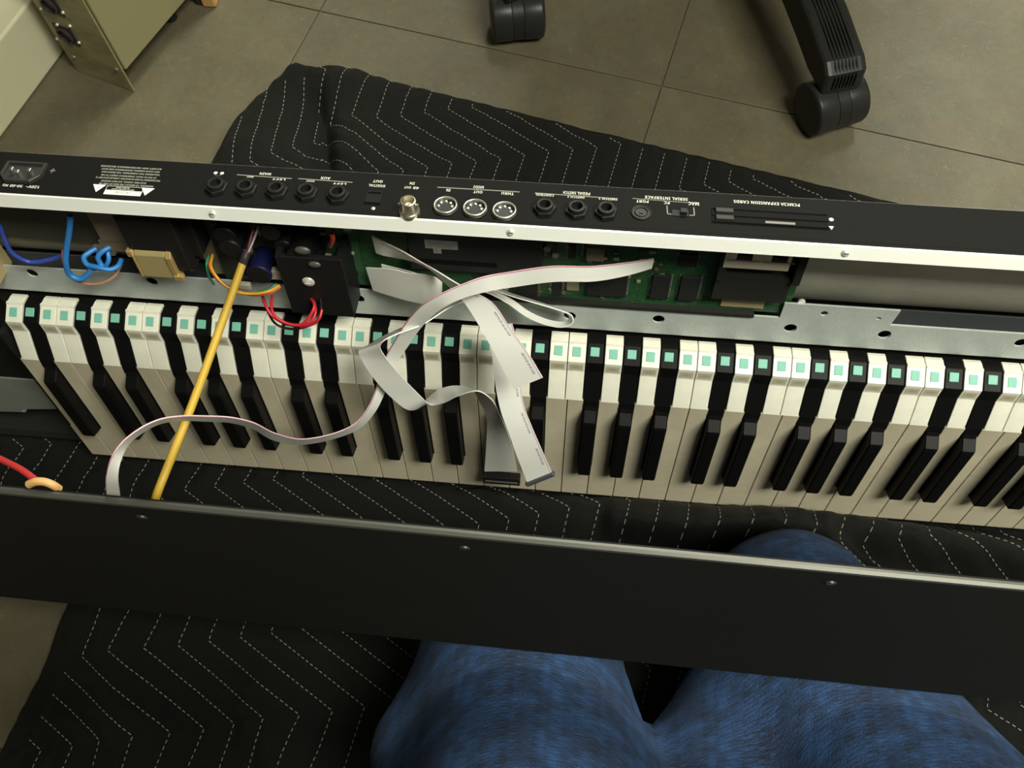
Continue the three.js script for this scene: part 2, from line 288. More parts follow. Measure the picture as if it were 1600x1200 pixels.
// quarter inch jacks
function ring(r1, r0, h, n = 32) { return clean(new THREE.LatheGeometry([[r0, 0], [r1, 0], [r1, h - 0.4], [r1 - 0.4, h], [r0 + 0.3, h], [r0, h - 0.3], [r0, 0]].map(q => new THREE.Vector2(...q)), n)); }
function hex(r, h, hole) { const s = new THREE.Shape(); for (let i = 0; i < 6; i++) s[i ? 'lineTo' : 'moveTo'](r * Math.cos(i * Math.PI / 3), r * Math.sin(i * Math.PI / 3)); const q = new THREE.Path(); q.absarc(0, 0, hole, 0, 7, true); s.holes.push(q); return clean(new THREE.ExtrudeGeometry(s, { depth: h - 0.6, bevelEnabled: true, bevelSize: 0.5, bevelThickness: 0.3, bevelSegments: 1, bevelOffset: -0.5 }).rotateX(-Math.PI / 2)); }
const jackG = [hex(7.4, 3.0, 4.6), ring(5.4, 3.3, 5.2), cyl(3.4, 3.4, 0.4).translate(0, 0.3, 0)];
for (const [px, py] of [[337, 289], [383, 292], [431, 295], [478, 298], [527, 302], [851, 322], [901, 325], [947, 327]]) {
  const q = ku(px, py, PU + 3); const a = rnd() * 0.5;
  const j = K('audio_jack', jackG.map(g => g.clone().rotateY(a).translate(q[0], PU, q[2])), std([0.014, 0.014, 0.013], 0.42), rear);
}
// MIDI sockets
for (const [px, py] of [[696, 322], [742, 326], [788, 330]]) {
  const q = ku(px, py, PU + 1), T = (g) => clean(g).translate(q[0], PU, q[2]);
  const j = K('midi_socket', [T(ring(8.2, 7.2, 1.0)), T(cyl(7.2, 7.2, 0.4, 28).translate(0, 0.2, 0))].map((g, i) => paint(g, i ? '#141414' : '#1a1a18')), M.paint, rear);
  K('metal_ring', T(ring(7.6, 6.3, 2.6)), std([0.62, 0.58, 0.5], 0.3, 0.9), j);
  K('pins', [0, 1, 2, 3, 4].map(i => { const a = Math.PI * (0.0 + i / 4); return T(cyl(0.75, 0.75, 1.2, 8).translate(Math.cos(a) * 4.2, 0.7, -Math.sin(a) * 4.2)); }), M.screw, j);
}
// BNC, optical, serial, switch
{
  let q = ku(640, 332, PU + 1), at = (g) => clean(g).translate(q[0], PU, q[2]);
  const bncM = std([0.55, 0.5, 0.38], 0.32, 0.9);
  const b = K('bnc_socket', [at(new THREE.LatheGeometry([[4.0, 11], [4.9, 11], [5.0, 10.4], [4.8, 9], [4.8, 4.2], [6.2, 3.2], [6.6, 2.4], [6.6, 0]].map(v => new THREE.Vector2(...v)), 32)), at(new THREE.LatheGeometry([[4.0, 11], [4.0, 3], [0, 3]].map(v => new THREE.Vector2(...v)), 32)), at(cyl(0.9, 0.9, 2.6, 10).rotateZ(Math.PI / 2).translate(5, 7.6, 0)), at(cyl(0.9, 0.9, 2.6, 10).rotateZ(Math.PI / 2).translate(-5, 7.6, 0))], bncM, rear);
  K('centre_contact', at(ring(2.3, 0.7, 7.6, 20)), std([0.7, 0.66, 0.52], 0.4, 0.5), b);
  q = ku(584, 308, PU + 1);
  const o = K('optical_socket', [at(box(10, 1.6, 1, 0, 0.8, 4.6)), at(box(10, 1.6, 1, 0, 0.8, -4.6)), at(box(1, 1.6, 8.4, 4.5, 0.8, 0)), at(box(1, 1.6, 8.4, -4.5, 0.8, 0)), at(box(8, 0.5, 8.4, 0, 0.25, 0))], M.plastic, rear);
  q = ku(583, 325, PU + 0.5); K('screw', at(new THREE.SphereGeometry(1.4, 12, 8).scale(1, 0.6, 1)), M.screw, rear);
  q = ku(1002, 331, PU + 1);
  K('serial_socket', [at(ring(6.3, 5.3, 1.2)), at(cyl(5.3, 5.3, 0.6, 24).translate(0, 0.3, 0)), at(ring(4.3, 3.6, 1.4, 24)), at(box(2.2, 1.3, 1.4, 0, 0.65, 0.6))], std([0.035, 0.034, 0.03], 0.4), rear);
  q = ku(1063, 332, PU + 1);
  const s = K('slide_switch', [at(box(10, 0.6, 5, 0, 0.3, 0))], M.black, rear); K('slider', at(box(4, 3.2, 3.6, 2, 1.6, 0)), M.plastic, s);
  // power inlet
  q = ku(36, 269, PU + 1);
  const inl = new THREE.Shape([[-13.5, 8.5], [13.5, 8.5], [13.5, -4], [8.5, -9.5], [-8.5, -9.5], [-13.5, -4]].map(v => new THREE.Vector2(...v)));
  const h = new THREE.Path([[-11.6, 6.8], [-11.6, -3.2], [-7.6, -7.6], [7.6, -7.6], [11.6, -3.2], [11.6, 6.8]].map(v => new THREE.Vector2(...v))); inl.holes.push(h);
  const pw = K('power_inlet', [at(new THREE.ExtrudeGeometry(inl, { depth: 2.4, bevelEnabled: true, bevelSize: 0.4, bevelThickness: 0.4, bevelSegments: 1, bevelOffset: -0.4 }).rotateX(-Math.PI / 2)), at(box(23, 0.5, 14, 0, 0.3, 0))], std([0.035, 0.035, 0.033], 0.35), rear);
  for (const [dx, dz] of [[-5.4, 1.2], [6.5, 1.4], [-0.6, 3.4]]) K('contact', at(rbox(2.2, 5, 3.2, 0.6, dx, 2.8, dz)), std([0.5, 0.5, 0.46], 0.3, 0.9), pw);
  // card slot
  const a = ku(1112, 333, PU), bb = ku(1294, 352, PU), x0 = a[0], x1 = bb[0], zm = (ku(1200, 342, PU))[2];
  const cs = K('card_slot', [box(x1 - x0, 0.8, 11, (x0 + x1) / 2, PU + 0.2, zm), box(x1 - x0, 1.6, 0.8, (x0 + x1) / 2, PU + 0.7, zm), box(x1 - x0, 1.4, 0.8, (x0 + x1) / 2, PU + 0.7, zm + 5.6), box(x1 - x0, 1.4, 0.8, (x0 + x1) / 2, PU + 0.7, zm - 5.6)], std([0.006, 0.006, 0.006], 0.85), rear);
  K('eject_button', [rbox(11, 3, 3.6, 0.5, x0 + 7.5, PU + 1.2, zm - 3.1), rbox(11, 3, 3.6, 0.5, x0 + 7.5, PU + 1.2, zm + 3.1)], std([0.03, 0.03, 0.028], 0.4), cs);
  K('label_strip', box(18, 0.4, 2.2, (x0 + x1) / 2 + 6, PU + 0.9, zm + 4.0), std([0.16, 0.15, 0.12], 0.5), cs);
}

// main circuit board -----------------------------------------------------
const PW = -34;
const bx0 = kw(520, 470, PW)[0], bx1 = kw(1236, 470, PW)[0], by0 = 81, by1 = 176;
const pcbTex = canvasTex(2048, 512, (g, w, h) => {
  g.fillStyle = '#244a2a'; g.fillRect(0, 0, w, h); g.lineCap = 'round';
  for (let i = 0; i < 900; i++) { g.strokeStyle = rnd() < 0.5 ? 'rgba(58,104,58,.5)' : 'rgba(20,52,28,.5)'; g.lineWidth = 1 + rnd() * 2.5; let x = rnd() * w, y = rnd() * h; g.beginPath(); g.moveTo(x, y); for (let k = 0; k < 4; k++) { if (k % 2) x += (rnd() - 0.5) * 160; else y += (rnd() - 0.5) * 90; g.lineTo(x, y); } g.stroke(); }
  for (let i = 0; i < 1500; i++) { g.fillStyle = rnd() < 0.6 ? 'rgba(150,150,120,.5)' : 'rgba(12,24,14,.8)'; g.fillRect(rnd() * w, rnd() * h, 3 + rnd() * 4, 3 + rnd() * 3); }
});
{
  const g = clean(box(bx1 - bx0, by1 - by0, 1.6, (bx0 + bx1) / 2, (by0 + by1) / 2, PW)), uv = g.attributes.uv, pp = g.attributes.position;
  for (let i = 0; i < uv.count; i++) uv.setXY(i, (pp.getX(i) - bx0) / (bx1 - bx0), (pp.getY(i) - by0) / (by1 - by0));
  const board = K('circuit_board', g, std([1, 1, 1], 0.45, 0, { map: pcbTex }));
  const PZ = PW + 0.8;
  const chip = (px0, px1, py0, py1, h = 2.6, name = 'chip', pinSides = 'x') => {
    const a = kw(px0, (py0 + py1) / 2, PZ + h)[0], b = kw(px1, (py0 + py1) / 2, PZ + h)[0], yb = kw((px0 + px1) / 2, py1, PZ + h)[1], yt = kw((px0 + px1) / 2, py0, PZ + h)[1];
    const x = (a + b) / 2, y = (yb + yt) / 2, sx = b - a, sy = yt - yb, c = K(name, rbox(sx, sy, h, 0.3, x, y, PZ + h / 2 + 0.3), M.chip, board), pg = [];
    const m = Math.floor(sy / 1.9), mx = Math.floor(sx / 1.9);
    if (pinSides.includes('x')) for (let i = 0; i < m; i++) for (const s of [-1, 1]) pg.push(box(1.8, 0.7, 0.5, x + s * (sx / 2 + 0.7), y - sy / 2 + (i + 0.5) * sy / m, PZ + 0.5));
    if (pinSides.includes('y')) for (let i = 0; i < mx; i++) for (const s of [-1, 1]) pg.push(box(0.7, 1.8, 0.5, x - sx / 2 + (i + 0.5) * sx / mx, y + s * (sy / 2 + 0.7), PZ + 0.5));
    if (pg.length) K('pins', pg, M.pins, c);
    return c;
  };
  chip(1018, 1046, 431, 467); chip(1062, 1092, 433, 470); chip(918, 980, 424, 463, 2.8, 'chip', 'xy'); chip(862, 878, 436, 462, 2);
  chip(888, 900, 384, 404, 2); chip(912, 922, 384, 404, 2); chip(745, 800, 395, 440, 2.8, 'chip', 'xy'); chip(820, 850, 386, 402); chip(806, 840, 445, 468, 2.4);
  chip(1060, 1090, 398, 416, 2.2);
  K('ribbon_socket', [box(12, 9, 9, kw(1012, 396, -22)[0], kw(1012, 396, -22)[1] + 5, PZ + 4.5)], M.plastic, board);
  const stm = canvasTex(128, 64, (g2, w, h) => { g2.fillStyle = '#9a9a94'; g2.fillRect(0, 0, w, h); g2.fillStyle = '#6c6c68'; for (let i = 0; i < 5; i++) g2.fillRect(6, 6 + i * 11, 60 + rnd() * 55, 4); });
  const mod = K('memory_module', rbox(92, 56, 7, 1, (kw(655, 400, -24)[0] + kw(830, 400, -24)[0]) / 2, 139, PZ + 4.5), M.chip, board);
  { const a = kw(663, 375, PZ + 8.2), b = kw(716, 390, PZ + 8.2), c = kw(690, 396, PZ + 8.2); K('sticker', [new THREE.PlaneGeometry(b[0] - a[0], a[1] - b[1] + 1).translate((a[0] + b[0]) / 2, (a[1] + b[1]) / 2, PZ + 8.25), new THREE.PlaneGeometry(5.5, 6).translate(kw(684, 397, PZ + 8)[0], b[1] - 2, PZ + 8.2)], std([1, 1, 1], 0.6, 0, { map: stm }), mod); }
  K('module_socket', [rbox(64, 6, 8, 0.6, kw(705, 416, -22)[0], kw(705, 416, -22)[1], PZ + 4)], M.plastic, board);
  const rr = [];
  for (let i = 0; i < 90; i++) { const x = bx0 + 120 + rnd() * (bx1 - bx0 - 200), y = by0 + 4 + rnd() * (by1 - by0 - 8); rr.push(paint(rbox(2.4 + rnd() * 2, 1.6 + rnd(), 1.3, 0.3, x, y, PZ + 0.7, 1), ['#8d8870', '#1a1a18', '#6b5a3a', '#8a8772'][Math.floor(rnd() * 4)])); }
  K('small_components', rr, M.paint, board).userData.kind = 'stuff';
  for (const [px, py] of [[855, 388], [868, 398]]) { const q = kw(px, py, PZ + 4); K('capacitor', [clean(cyl(2.4, 2.4, 5, 16).rotateX(Math.PI / 2).translate(q[0], q[1], PZ + 2.5))], std([0.4, 0.38, 0.32], 0.35, 0.6), board); }
  { const q = kw(930, 398, PZ + 5); K('relay', [rbox(12, 12, 6, 1, q[0], q[1], PZ + 3)], std([0.20, 0.16, 0.10], 0.5), board); }
  { const q = kw(895, 446, PZ + 3); K('crystal', [rbox(9, 12, 3, 1, q[0], q[1], PZ + 1.6)], std([0.34, 0.33, 0.2], 0.5, 0.3), board); }
  // card cage
  const c0 = kw(1136, 430, -22)[0], c1 = kw(1238, 430, -22)[0], cx = (c0 + c1) / 2, cw = c1 - c0, yA = kw(1180, 447, -24)[1];
  const cage = K('card_cage', [box(cw + 8, 24, 9, cx - 2, yA - 4, PZ + 4.5), box(5, 60, 12, c0 - 4, yA + 36, PZ + 6), box(5, 60, 12, c1 + 4, yA + 36, PZ + 6), box(cw, 60, 2, cx, yA + 36, PZ + 2)], M.black, board);
  const yB = kw(1185, 429, -15)[1];
  const sx0 = cx - cw / 2, plates = [];
  const shell = (a, b, ya, yb, z) => box((b - a), yb - ya, 1, (a + b) / 2, (ya + yb) / 2, z);
  const A = (px) => kw(px, 410, -15)[0];
  plates.push(shell(A(1134), A(1240), yB, yB + 7, PZ + 13), shell(A(1134), A(1152), yB + 7, 176, PZ + 13), shell(A(1177), A(1208), yB + 7, 176, PZ + 13), shell(A(1234), A(1240), yB + 7, 176, PZ + 13), box(A(1240) - A(1134), 1, 3, (A(1240) + A(1134)) / 2, yB, PZ + 11.8));
  K('cage_cover', plates, std([0.66, 0.60, 0.46], 0.42, 0.3), cage);
  for (const px of [1164, 1221]) K('spring_tab', [box(20, 1, 4, A(px), yB + 7.5, PZ + 12)], std([0.55, 0.5, 0.42], 0.35, 0.8), cage);
  const pins = []; for (let i = 0; i < 34; i++) pins.push(box(0.9, 9, 0.6, c0 + 4 + i * (cw - 12) / 34, kw(1180, 472, -33)[1] - 1, PZ + 0.8)); K('solder_pins', pins, std([0.62, 0.52, 0.28], 0.4, 0.4), cage);
  for (const [px, py] of [[1252, 471], [536, 434]]) { const q = kw(px, py, PZ); K('screw', clean(cyl(2.6, 2.8, 1.6, 16).rotateX(Math.PI / 2).translate(q[0], q[1], PZ + 0.8)), M.screw, board); }
  K('edge_guard', box(kw(1178, 489, -31)[0] - kw(600, 445, -31)[0], 3, 5, (kw(1178, 489, -31)[0] + kw(600, 445, -31)[0]) / 2, 80.2, -31.0), M.black, board);
}

// power supply -------------------------------------------------------------
{
  // transformer: dark core with a brass winding cover on its front
  const TW = -7, xL = kw(196, 372, -12)[0], xR = kw(313, 400, -14)[0], yt = kw(235, 399, TW)[1], yb = kw(250, 433, TW)[1];
  const tr = K('transformer', [prism([[yb + 1, -44], [168, -44], [168, -12], [162, -9], [yb + 6, -9], [yb + 1, -14]], xL, xR - 8, 1.2), prism([[yb + 12, -44], [158, -44], [158, -18], [yb + 12, -18]], xL - 4, xR, 1.5)], std([0.012, 0.011, 0.010], 0.45), keyboard);
  const xm0 = kw(209, 398, TW)[0], xm1 = kw(258, 402, TW)[0], brass = std([0.66, 0.54, 0.26], 0.36, 0.55), strapM = std([0.56, 0.40, 0.16], 0.4, 0.5);
  K('winding_cover', [prism([[yb, -14], [yb, TW], [yt - 1, TW], [yt + 2, TW - 1.5], [yt + 7, TW - 7.5], [yt + 7, -16]], xm0, xm1, 0.6)], brass, tr);
  K('cover_strap', [prism([[yb - 1.5, -14], [yb - 1.5, TW + 1], [yt - 1, TW + 1.6], [yt + 4, TW - 3], [yt + 4, -14]], xm1 + 0.2, xm1 + 4.2, 0.5), rbox(7, 5, 4, 0.8, xm1 + 4, yb + 1.5, TW)], strapM, tr);
  K('cover_strap', [prism([[yb, -14], [yb, TW + 0.6], [yt - 1, TW + 0.8], [yt + 4, TW - 3], [yt + 4, -14]], xm0 - 2, xm0 - 0.2, 0.4), rbox(4, 6, 5, 0.8, xm0 - 3, yt, TW - 2)], strapM, tr);
  // tan insulator with the mains terminals
  const t0 = kw(150, 350, -30)[0], t1 = kw(190, 350, -30)[0];
  const ins = K('terminal_block', [prism([[118, -38], [176, -38], [176, -26], [118, -26]], t0, t1, 0.6), box(t1 - t0 + 6, 10, 18, (t0 + t1) / 2, 112, -36)], std([0.17, 0.13, 0.08], 0.6));
  for (const px of [158, 176]) K('terminal', [box(5, 8, 3, kw(px, 382, -30)[0], 110, -25)], M.pins, ins);
  K('insulating_card', [box(kw(345, 400, -36)[0] - kw(316, 400, -36)[0], 92, 1.4, (kw(345, 400, -36)[0] + kw(316, 400, -36)[0]) / 2, 124, -38)], std([0.22, 0.18, 0.10], 0.7));
  K('insulating_sheet', box(kw(186, 390, -38)[0] - KX0, 79, 0.8, (kw(186, 390, -38)[0] + KX0) / 2, 141.5, -38.4), std([0.05, 0.05, 0.04], 0.7));
  K('end_card', [box(1.6, 40, 24, kw(6, 420, -30)[0], 92, -28)], std([0.40, 0.32, 0.16], 0.7));
  // power board
  const s0 = kw(336, 400, -30)[0], s1 = kw(512, 420, -30)[0];
  const bd = K('power_board', [box(s1 - s0, 100, 1.6, (s0 + s1) / 2, 128, -34)], std([0.03, 0.035, 0.025], 0.5));
  const can = (px, py, r, h, col, w = -12, nm = 'capacitor') => { const c = kw(px, py, w); return K(nm, [paint(new THREE.LatheGeometry([[0, 0], [r, 0], [r, h - 2], [r - 0.5, h - 1.4], [r, h - 0.8], [r - 0.7, h], [0, h]].map(v => new THREE.Vector2(...v)), 24).rotateX(Math.PI / 2).translate(c[0], c[1], -33), col), paint(cyl(r - 1.2, r - 1.2, 0.3, 20).rotateX(Math.PI / 2).translate(c[0], c[1], -33 + h + 0.1), '#151515')], M.paint, bd); };
  can(404, 432, 9, 20, '#10143a'); can(384, 442, 5, 15, '#171b48', -14); can(360, 388, 8, 22, '#101012'); can(470, 400, 10, 24, '#0c0c0e'); can(488, 416, 6, 20, '#0c0c0e'); can(440, 395, 6, 16, '#15151a'); can(420, 370, 7, 18, '#101014'); can(350, 372, 8, 20, '#121214');
  const hs = kw(482, 440, -8);
  const sink = K('heat_sink', [rbox(46, 60, 4, 0.8, hs[0] + 4, 104, -10), box(4, 60, 22, hs[0] - 17, 104, -22), box(4, 60, 22, hs[0] + 25, 104, -22)], std([0.010, 0.010, 0.010], 0.4), bd);
  K('screw', [clean(new THREE.LatheGeometry([[0, 2.2], [2, 2.0], [3.4, 1.2], [4.4, 0.6], [4.4, 0]].map(v => new THREE.Vector2(...v)), 20).rotateX(Math.PI / 2).translate(hs[0], hs[1], -8)), box(4, 1, 0.6, hs[0], hs[1], -5.8).rotateZ(0)], M.screw, sink);
  for (const [px, py, r] of [[472, 393, 4.2], [491, 415, 3.4]]) { const c = kw(px, py, -6); K('screw', clean(new THREE.SphereGeometry(r, 16, 8).scale(1.3, 0.8, 0.5).translate(c[0], c[1], -7)), std([0.10, 0.097, 0.085], 0.4, 0.3), sink); }
  { const c = kw(428, 430, -16); K('tab_connector', [rbox(15, 9, 5, 0.8, c[0], c[1], -18), box(6, 4, 3, c[0] - 10, c[1], -18)], std([0.36, 0.33, 0.26], 0.5), bd); }
  { const c = kw(384, 442, -14); K('tab_connector', [rbox(9, 5, 4, 0.8, c[0] - 2, c[1] - 4, -15)], std([0.3, 0.28, 0.22], 0.5), bd); }
  const rr = []; for (let i = 0; i < 40; i++) rr.push(paint(clean(cyl(1.2, 1.2, 6 + rnd() * 3, 8).rotateZ(rnd() < 0.5 ? 0 : Math.PI / 2).translate(s0 + 6 + rnd() * (s1 - s0 - 12), 84 + rnd() * 90, -31.6)), ['#6f6a58', '#22221f', '#7a4a30', '#31342f'][Math.floor(rnd() * 4)])); K('small_components', rr, M.paint, bd).userData.kind = 'stuff';
  const gb = K('small_green_board', [box(30, 66, 1.6, kw(535, 420, -32)[0], 116, -33.2)], std([0.035, 0.10, 0.045], 0.5));
  const g2 = []; for (let i = 0; i < 26; i++) g2.push(paint(rbox(2.5 + rnd() * 3, 2 + rnd() * 2, 1.6, 0.3, kw(535, 420, -32)[0] - 13 + rnd() * 26, 86 + rnd() * 60, -31.6, 1), ['#8d8870', '#1a1a18', '#a9a68f'][Math.floor(rnd() * 3)])); K('small_components', g2, M.paint, gb).userData.kind = 'stuff';
  // wires: pixel path with heights over the key tops
  const wire = (pts, r, col, label, seg = 48) => { const m = K('wire', tube(pts.map(([a, b, w]) => kw(a, b, w)), r, seg, 8), std(col, 0.38)); m.userData.label = label; return m; };
  const blue = [0.03, 0.20, 0.55];
  wire([[110, 336, -16], [109, 355, -14], [104, 390, -12], [103, 410, -10], [110, 430, -10], [125, 436, -10], [138, 428, -12], [143, 416, -14]], 2.1, blue, 'thick blue wire');
  wire([[143, 418, -14], [150, 420, -14], [135, 412, -14], [131, 402, -16], [140, 394, -20], [150, 388, -24]], 1.9, blue, 'blue wire looped at the terminal');
  wire([[143, 416, -12], [160, 419, -12], [156, 410, -14], [153, 402, -15], [160, 393, -18], [172, 386, -22]], 1.9, blue, 'blue wire looped at the terminal');
  wire([[140, 415, -12], [155, 418, -11], [172, 421, -12], [184, 416, -16], [190, 405, -22]], 1.9, blue, 'blue wire to the transformer');
  wire([[156, 418, -14], [165, 415, -16], [170, 405, -18], [168, 392, -22]], 1.7, blue, 'blue wire looped at the terminal');
  wire([[0, 352, -20], [8, 376, -18], [20, 396, -18], [45, 409, -20], [75, 406, -22], [100, 398, -24]], 1.6, [0.035, 0.07, 0.36], 'dark blue wire');
  wire([[98, 392, -18], [100, 410, -16], [112, 434, -14], [135, 443, -14], [160, 442, -14], [180, 430, -18], [190, 412, -24]], 1.1, [0.45, 0.22, 0.13], 'pale copper-red wire');
  wire([[326, 400, -22], [323, 412, -14], [326, 430, -12], [334, 444, -20]], 1.0, [0.02, 0.25, 0.12], 'green wire');
  wire([[330, 402, -22], [328, 416, -10], [340, 436, -4], [362, 451, -2], [392, 460, -2], [420, 458, -4], [438, 448, -10]], 1.2, [0.55, 0.10, 0.02], 'orange-red wire');
  wire([[332, 398, -22], [330, 418, -9], [345, 440, -2], [368, 455, 0], [395, 459, 0], [420, 455, -2], [436, 446, -9]], 1.1, [0.60, 0.28, 0.03], 'orange wire');
  wire([[400, 457, -6], [420, 452, -8], [432, 444, -12]], 1.0, [0.02, 0.20, 0.09], 'short green wire');
  wire([[410, 462, -10], [414, 475, 0], [425, 493, 6], [445, 505, 8], [468, 509, 8], [485, 503, 6], [493, 488, 0], [489, 466, -10]], 1.1, [0.50, 0.015, 0.03], 'red wire loop');
  wire([[425, 463, -10], [424, 478, 0], [428, 492, 6], [448, 505, 9], [470, 507, 9], [484, 494, 6], [491, 478, 0], [485, 465, -10]], 1.1, [0.55, 0.02, 0.03], 'red wire loop');
  wire([[412, 466, -10], [420, 490, 3], [432, 507, 5], [455, 514, 6], [480, 510, 6], [498, 500, 4], [502, 484, 0], [500, 462, -10]], 0.9, [0.018, 0.012, 0.012], 'black wire loop');
  wire([[503, 484, 0], [499, 497, 5], [488, 506, 6], [470, 511, 6]], 1.1, [0.5, 0.015, 0.03], 'red wire loop');
  wire([[518, 364, -14], [520, 372, -14], [516, 384, -20]], 1.8, [0.45, 0.04, 0.02], 'short red wire');
}

// ------------------------------------------------------------------ ribbon cables, hanging across the keys
function ribbonTex(edge, text) {
  return canvasTex(2048, 64, (g, w, h) => {
    g.fillStyle = '#efefe8'; g.fillRect(0, 0, w, h);
    for (let i = 0; i < 20; i++) { g.fillStyle = 'rgba(120,120,115,.22)'; g.fillRect(0, i * 3.2, w, 0.9); }
    if (edge) { g.fillStyle = edge; g.fillRect(0, 0, w, 3.4); }
    if (text) { g.fillStyle = 'rgba(70,70,90,.8)'; g.font = 'bold 7px sans-serif'; for (let x = 40; x < w; x += 215) g.fillText(text, x, 13, 170); }
  });
}
const atK = (o) => { o.position.set(KB[0] * MM, KB[1] * MM, KB[2] * MM); o.rotation.x = -TAU; return o; };
function ribbonGeo(rows, th = 0.8, seg = 12) {
  const A = new THREE.CatmullRomCurve3(rows.map(r => V3(kw(r[0], r[1], r[2]))), false, 'centripetal'), B = new THREE.CatmullRomCurve3(rows.map(r => V3(kw(r[3], r[4], r[5]))), false, 'centripetal');
  const N = (rows.length - 1) * seg, nx = 4, pos = [], uv = [], idx = [];
  let len = 0, prev = null; const rowsP = [];
  for (let i = 0; i <= N; i++) { const t = i / N, a = A.getPoint(t), b = B.getPoint(t), c = a.clone().lerp(b, 0.5); if (prev) len += c.distanceTo(prev); prev = c; rowsP.push([a, b, len]); }
  const side = (off) => {
    const base = pos.length / 3;
    rowsP.forEach(([a, b, l], i) => {
      const q = rowsP[Math.min(N, i + 1)], r = rowsP[Math.max(0, i - 1)];
      const tan = q[0].clone().add(q[1]).sub(r[0]).sub(r[1]).normalize(), nn = tan.cross(b.clone().sub(a)).normalize().multiplyScalar(off);
      for (let k = 0; k <= nx; k++) { const v = a.clone().lerp(b, k / nx).add(nn); pos.push(v.x, v.y, v.z); uv.push(l / 300, 1 - k / nx); }
    });
    return base;
  };
  const t0 = side(th / 2), b0 = side(-th / 2), S2 = nx + 1;
  for (let i = 0; i < N; i++) for (let k = 0; k < nx; k++) {
    const a = t0 + i * S2 + k, b = b0 + i * S2 + k;
    idx.push(a, a + 1, a + S2, a + 1, a + S2 + 1, a + S2, b, b + S2, b + 1, b + 1, b + S2, b + S2 + 1);
  }
  for (let i = 0; i < N; i++) for (const k of [0, nx]) { const a = t0 + i * S2 + k, b = b0 + i * S2 + k; if (k) idx.push(a, b, a + S2, b, b + S2, a + S2); else idx.push(a, a + S2, b, b, a + S2, b + S2); }
  for (const i of [0, N]) for (let k = 0; k < nx; k++) { const a = t0 + i * S2 + k, b = b0 + i * S2 + k; idx.push(a, b, a + 1, a + 1, b, b + 1); }
  const g = new THREE.BufferGeometry(); g.setAttribute('position', new THREE.Float32BufferAttribute(pos, 3)); g.setAttribute('uv', new THREE.Float32BufferAttribute(uv, 2)); g.setIndex(idx);
  return toCreasedNormals(g, 1.0);
}
function ribbon(name, label, rows, tex, group) {
  const t = thing(name, label, 'cable', KB, group); t.rotation.x = -TAU;
  obj('ribbon', ribbonGeo(rows), std([1, 1, 1], 0.45, 0, { map: tex }), t); return t;
}
const texPink = ribbonTex('#c0708c', ''), texText = ribbonTex('#d3bcc6', 'AWM STYLE 2651 105C VW-1 28 AWG'), texGrey = ribbonTex('', '');
ribbon('ribbon_cable', 'narrow pale pink-edged ribbon cable snaking from the green board over the keys to the lid', [
  [1022, 404, -22, 1018, 419, -22], [982, 410, -14, 980, 430, -14], [925, 416, -6, 930, 439, -6], [862, 416, 4, 864, 440, 4], [803, 424, 12, 803, 448, 12], [754, 433, 22, 762, 455, 22], [718, 446, 26, 728, 464, 26], [689, 459, 28, 700, 476, 28], [661, 475, 28, 678, 491, 26], [637, 500, 26, 656, 514, 22], [618, 530, 24, 640, 537, 20], [603, 557, 22, 620, 567, 20], [592, 588, 26, 608, 596, 23], [586, 612, 30, 599, 618, 26], [575, 637, 38, 586, 643, 32], [556, 661, 46, 562, 669, 38], [525, 676, 56, 526, 684, 48], [475, 686, 70, 475, 694, 62], [430, 677, 84, 429, 688, 77], [395, 660, 94, 393, 669, 87], [360, 652, 102, 359, 660, 95], [320, 650, 112, 320, 658, 105], [283, 650, 122, 283, 657, 115], [250, 655, 130, 250, 662, 123], [221, 668, 138, 224, 675, 131], [192, 690, 147, 201, 694, 141], [174, 715, 155, 189, 718, 152], [166, 742, 158, 185, 742, 157], [166, 768, 156, 187, 768, 156], [168, 792, 146, 190, 792, 146]], texPink);
{
  const c = ribbon('ribbon_cable', 'grey twisted ribbon cable folded over the keys, ending in a black plug at the front', [
    [738, 466, -8, 742, 468, -22], [700, 482, 8, 704, 480, -8], [660, 507, 22, 650, 503, 6], [620, 522, 32, 602, 524, 18], [600, 532, 37, 575, 540, 25], [594, 541, 37, 561, 548, 31], [603, 559, 34, 566, 563, 33], [625, 586, 31, 586, 593, 33], [648, 610, 29, 612, 621, 31], [661, 623, 28, 638, 640, 29], [667, 629, 28, 655, 637, 22], [675, 633, 28, 668, 623, 16], [692, 630, 30, 686, 609, 16], [717, 618, 33, 711, 603, 18], [747, 611, 35, 737, 608, 19], [767, 623, 33, 750, 628, 20], [781, 648, 28, 760, 652, 18], [798, 690, 20, 760, 692, 16], [808, 736, 14, 757, 736, 14]], texGrey);
  const a = kw(757, 743, 13), b = kw(811, 743, 13), x = (a[0] + b[0]) / 2, y = a[1];
  obj('plug', [rbox(b[0] - a[0] + 2, 7, 7, 0.8, x, y, 13), rbox(b[0] - a[0] + 2, 4, 9, 0.8, x, y - 6, 12)], M.plastic, c);
  obj('plug_clip', [box(b[0] - a[0] - 2, 1.2, 7.6, x, y - 2.6, 13.4)], std([0.2, 0.2, 0.2], 0.3, 0.5), c);
}
{
  const c = ribbon('ribbon_cable', 'printed white ribbon cable whose bare end lies halfway up the keys', [
    [581, 368, -27, 588, 395, -27], [604, 380, -22, 600, 399, -24], [630, 393, -14, 616, 402, -24], [657, 409, -4, 645, 408, -20], [682, 423, 6, 672, 421, -9], [713, 442, 12, 699, 445, 2], [744, 458, 16, 719, 464, 13], [770, 474, 20, 735, 486, 20], [798, 514, 30, 754, 518, 29], [824, 550, 41, 777, 559, 40], [848, 590, 52, 803, 608, 52]], texText);
}
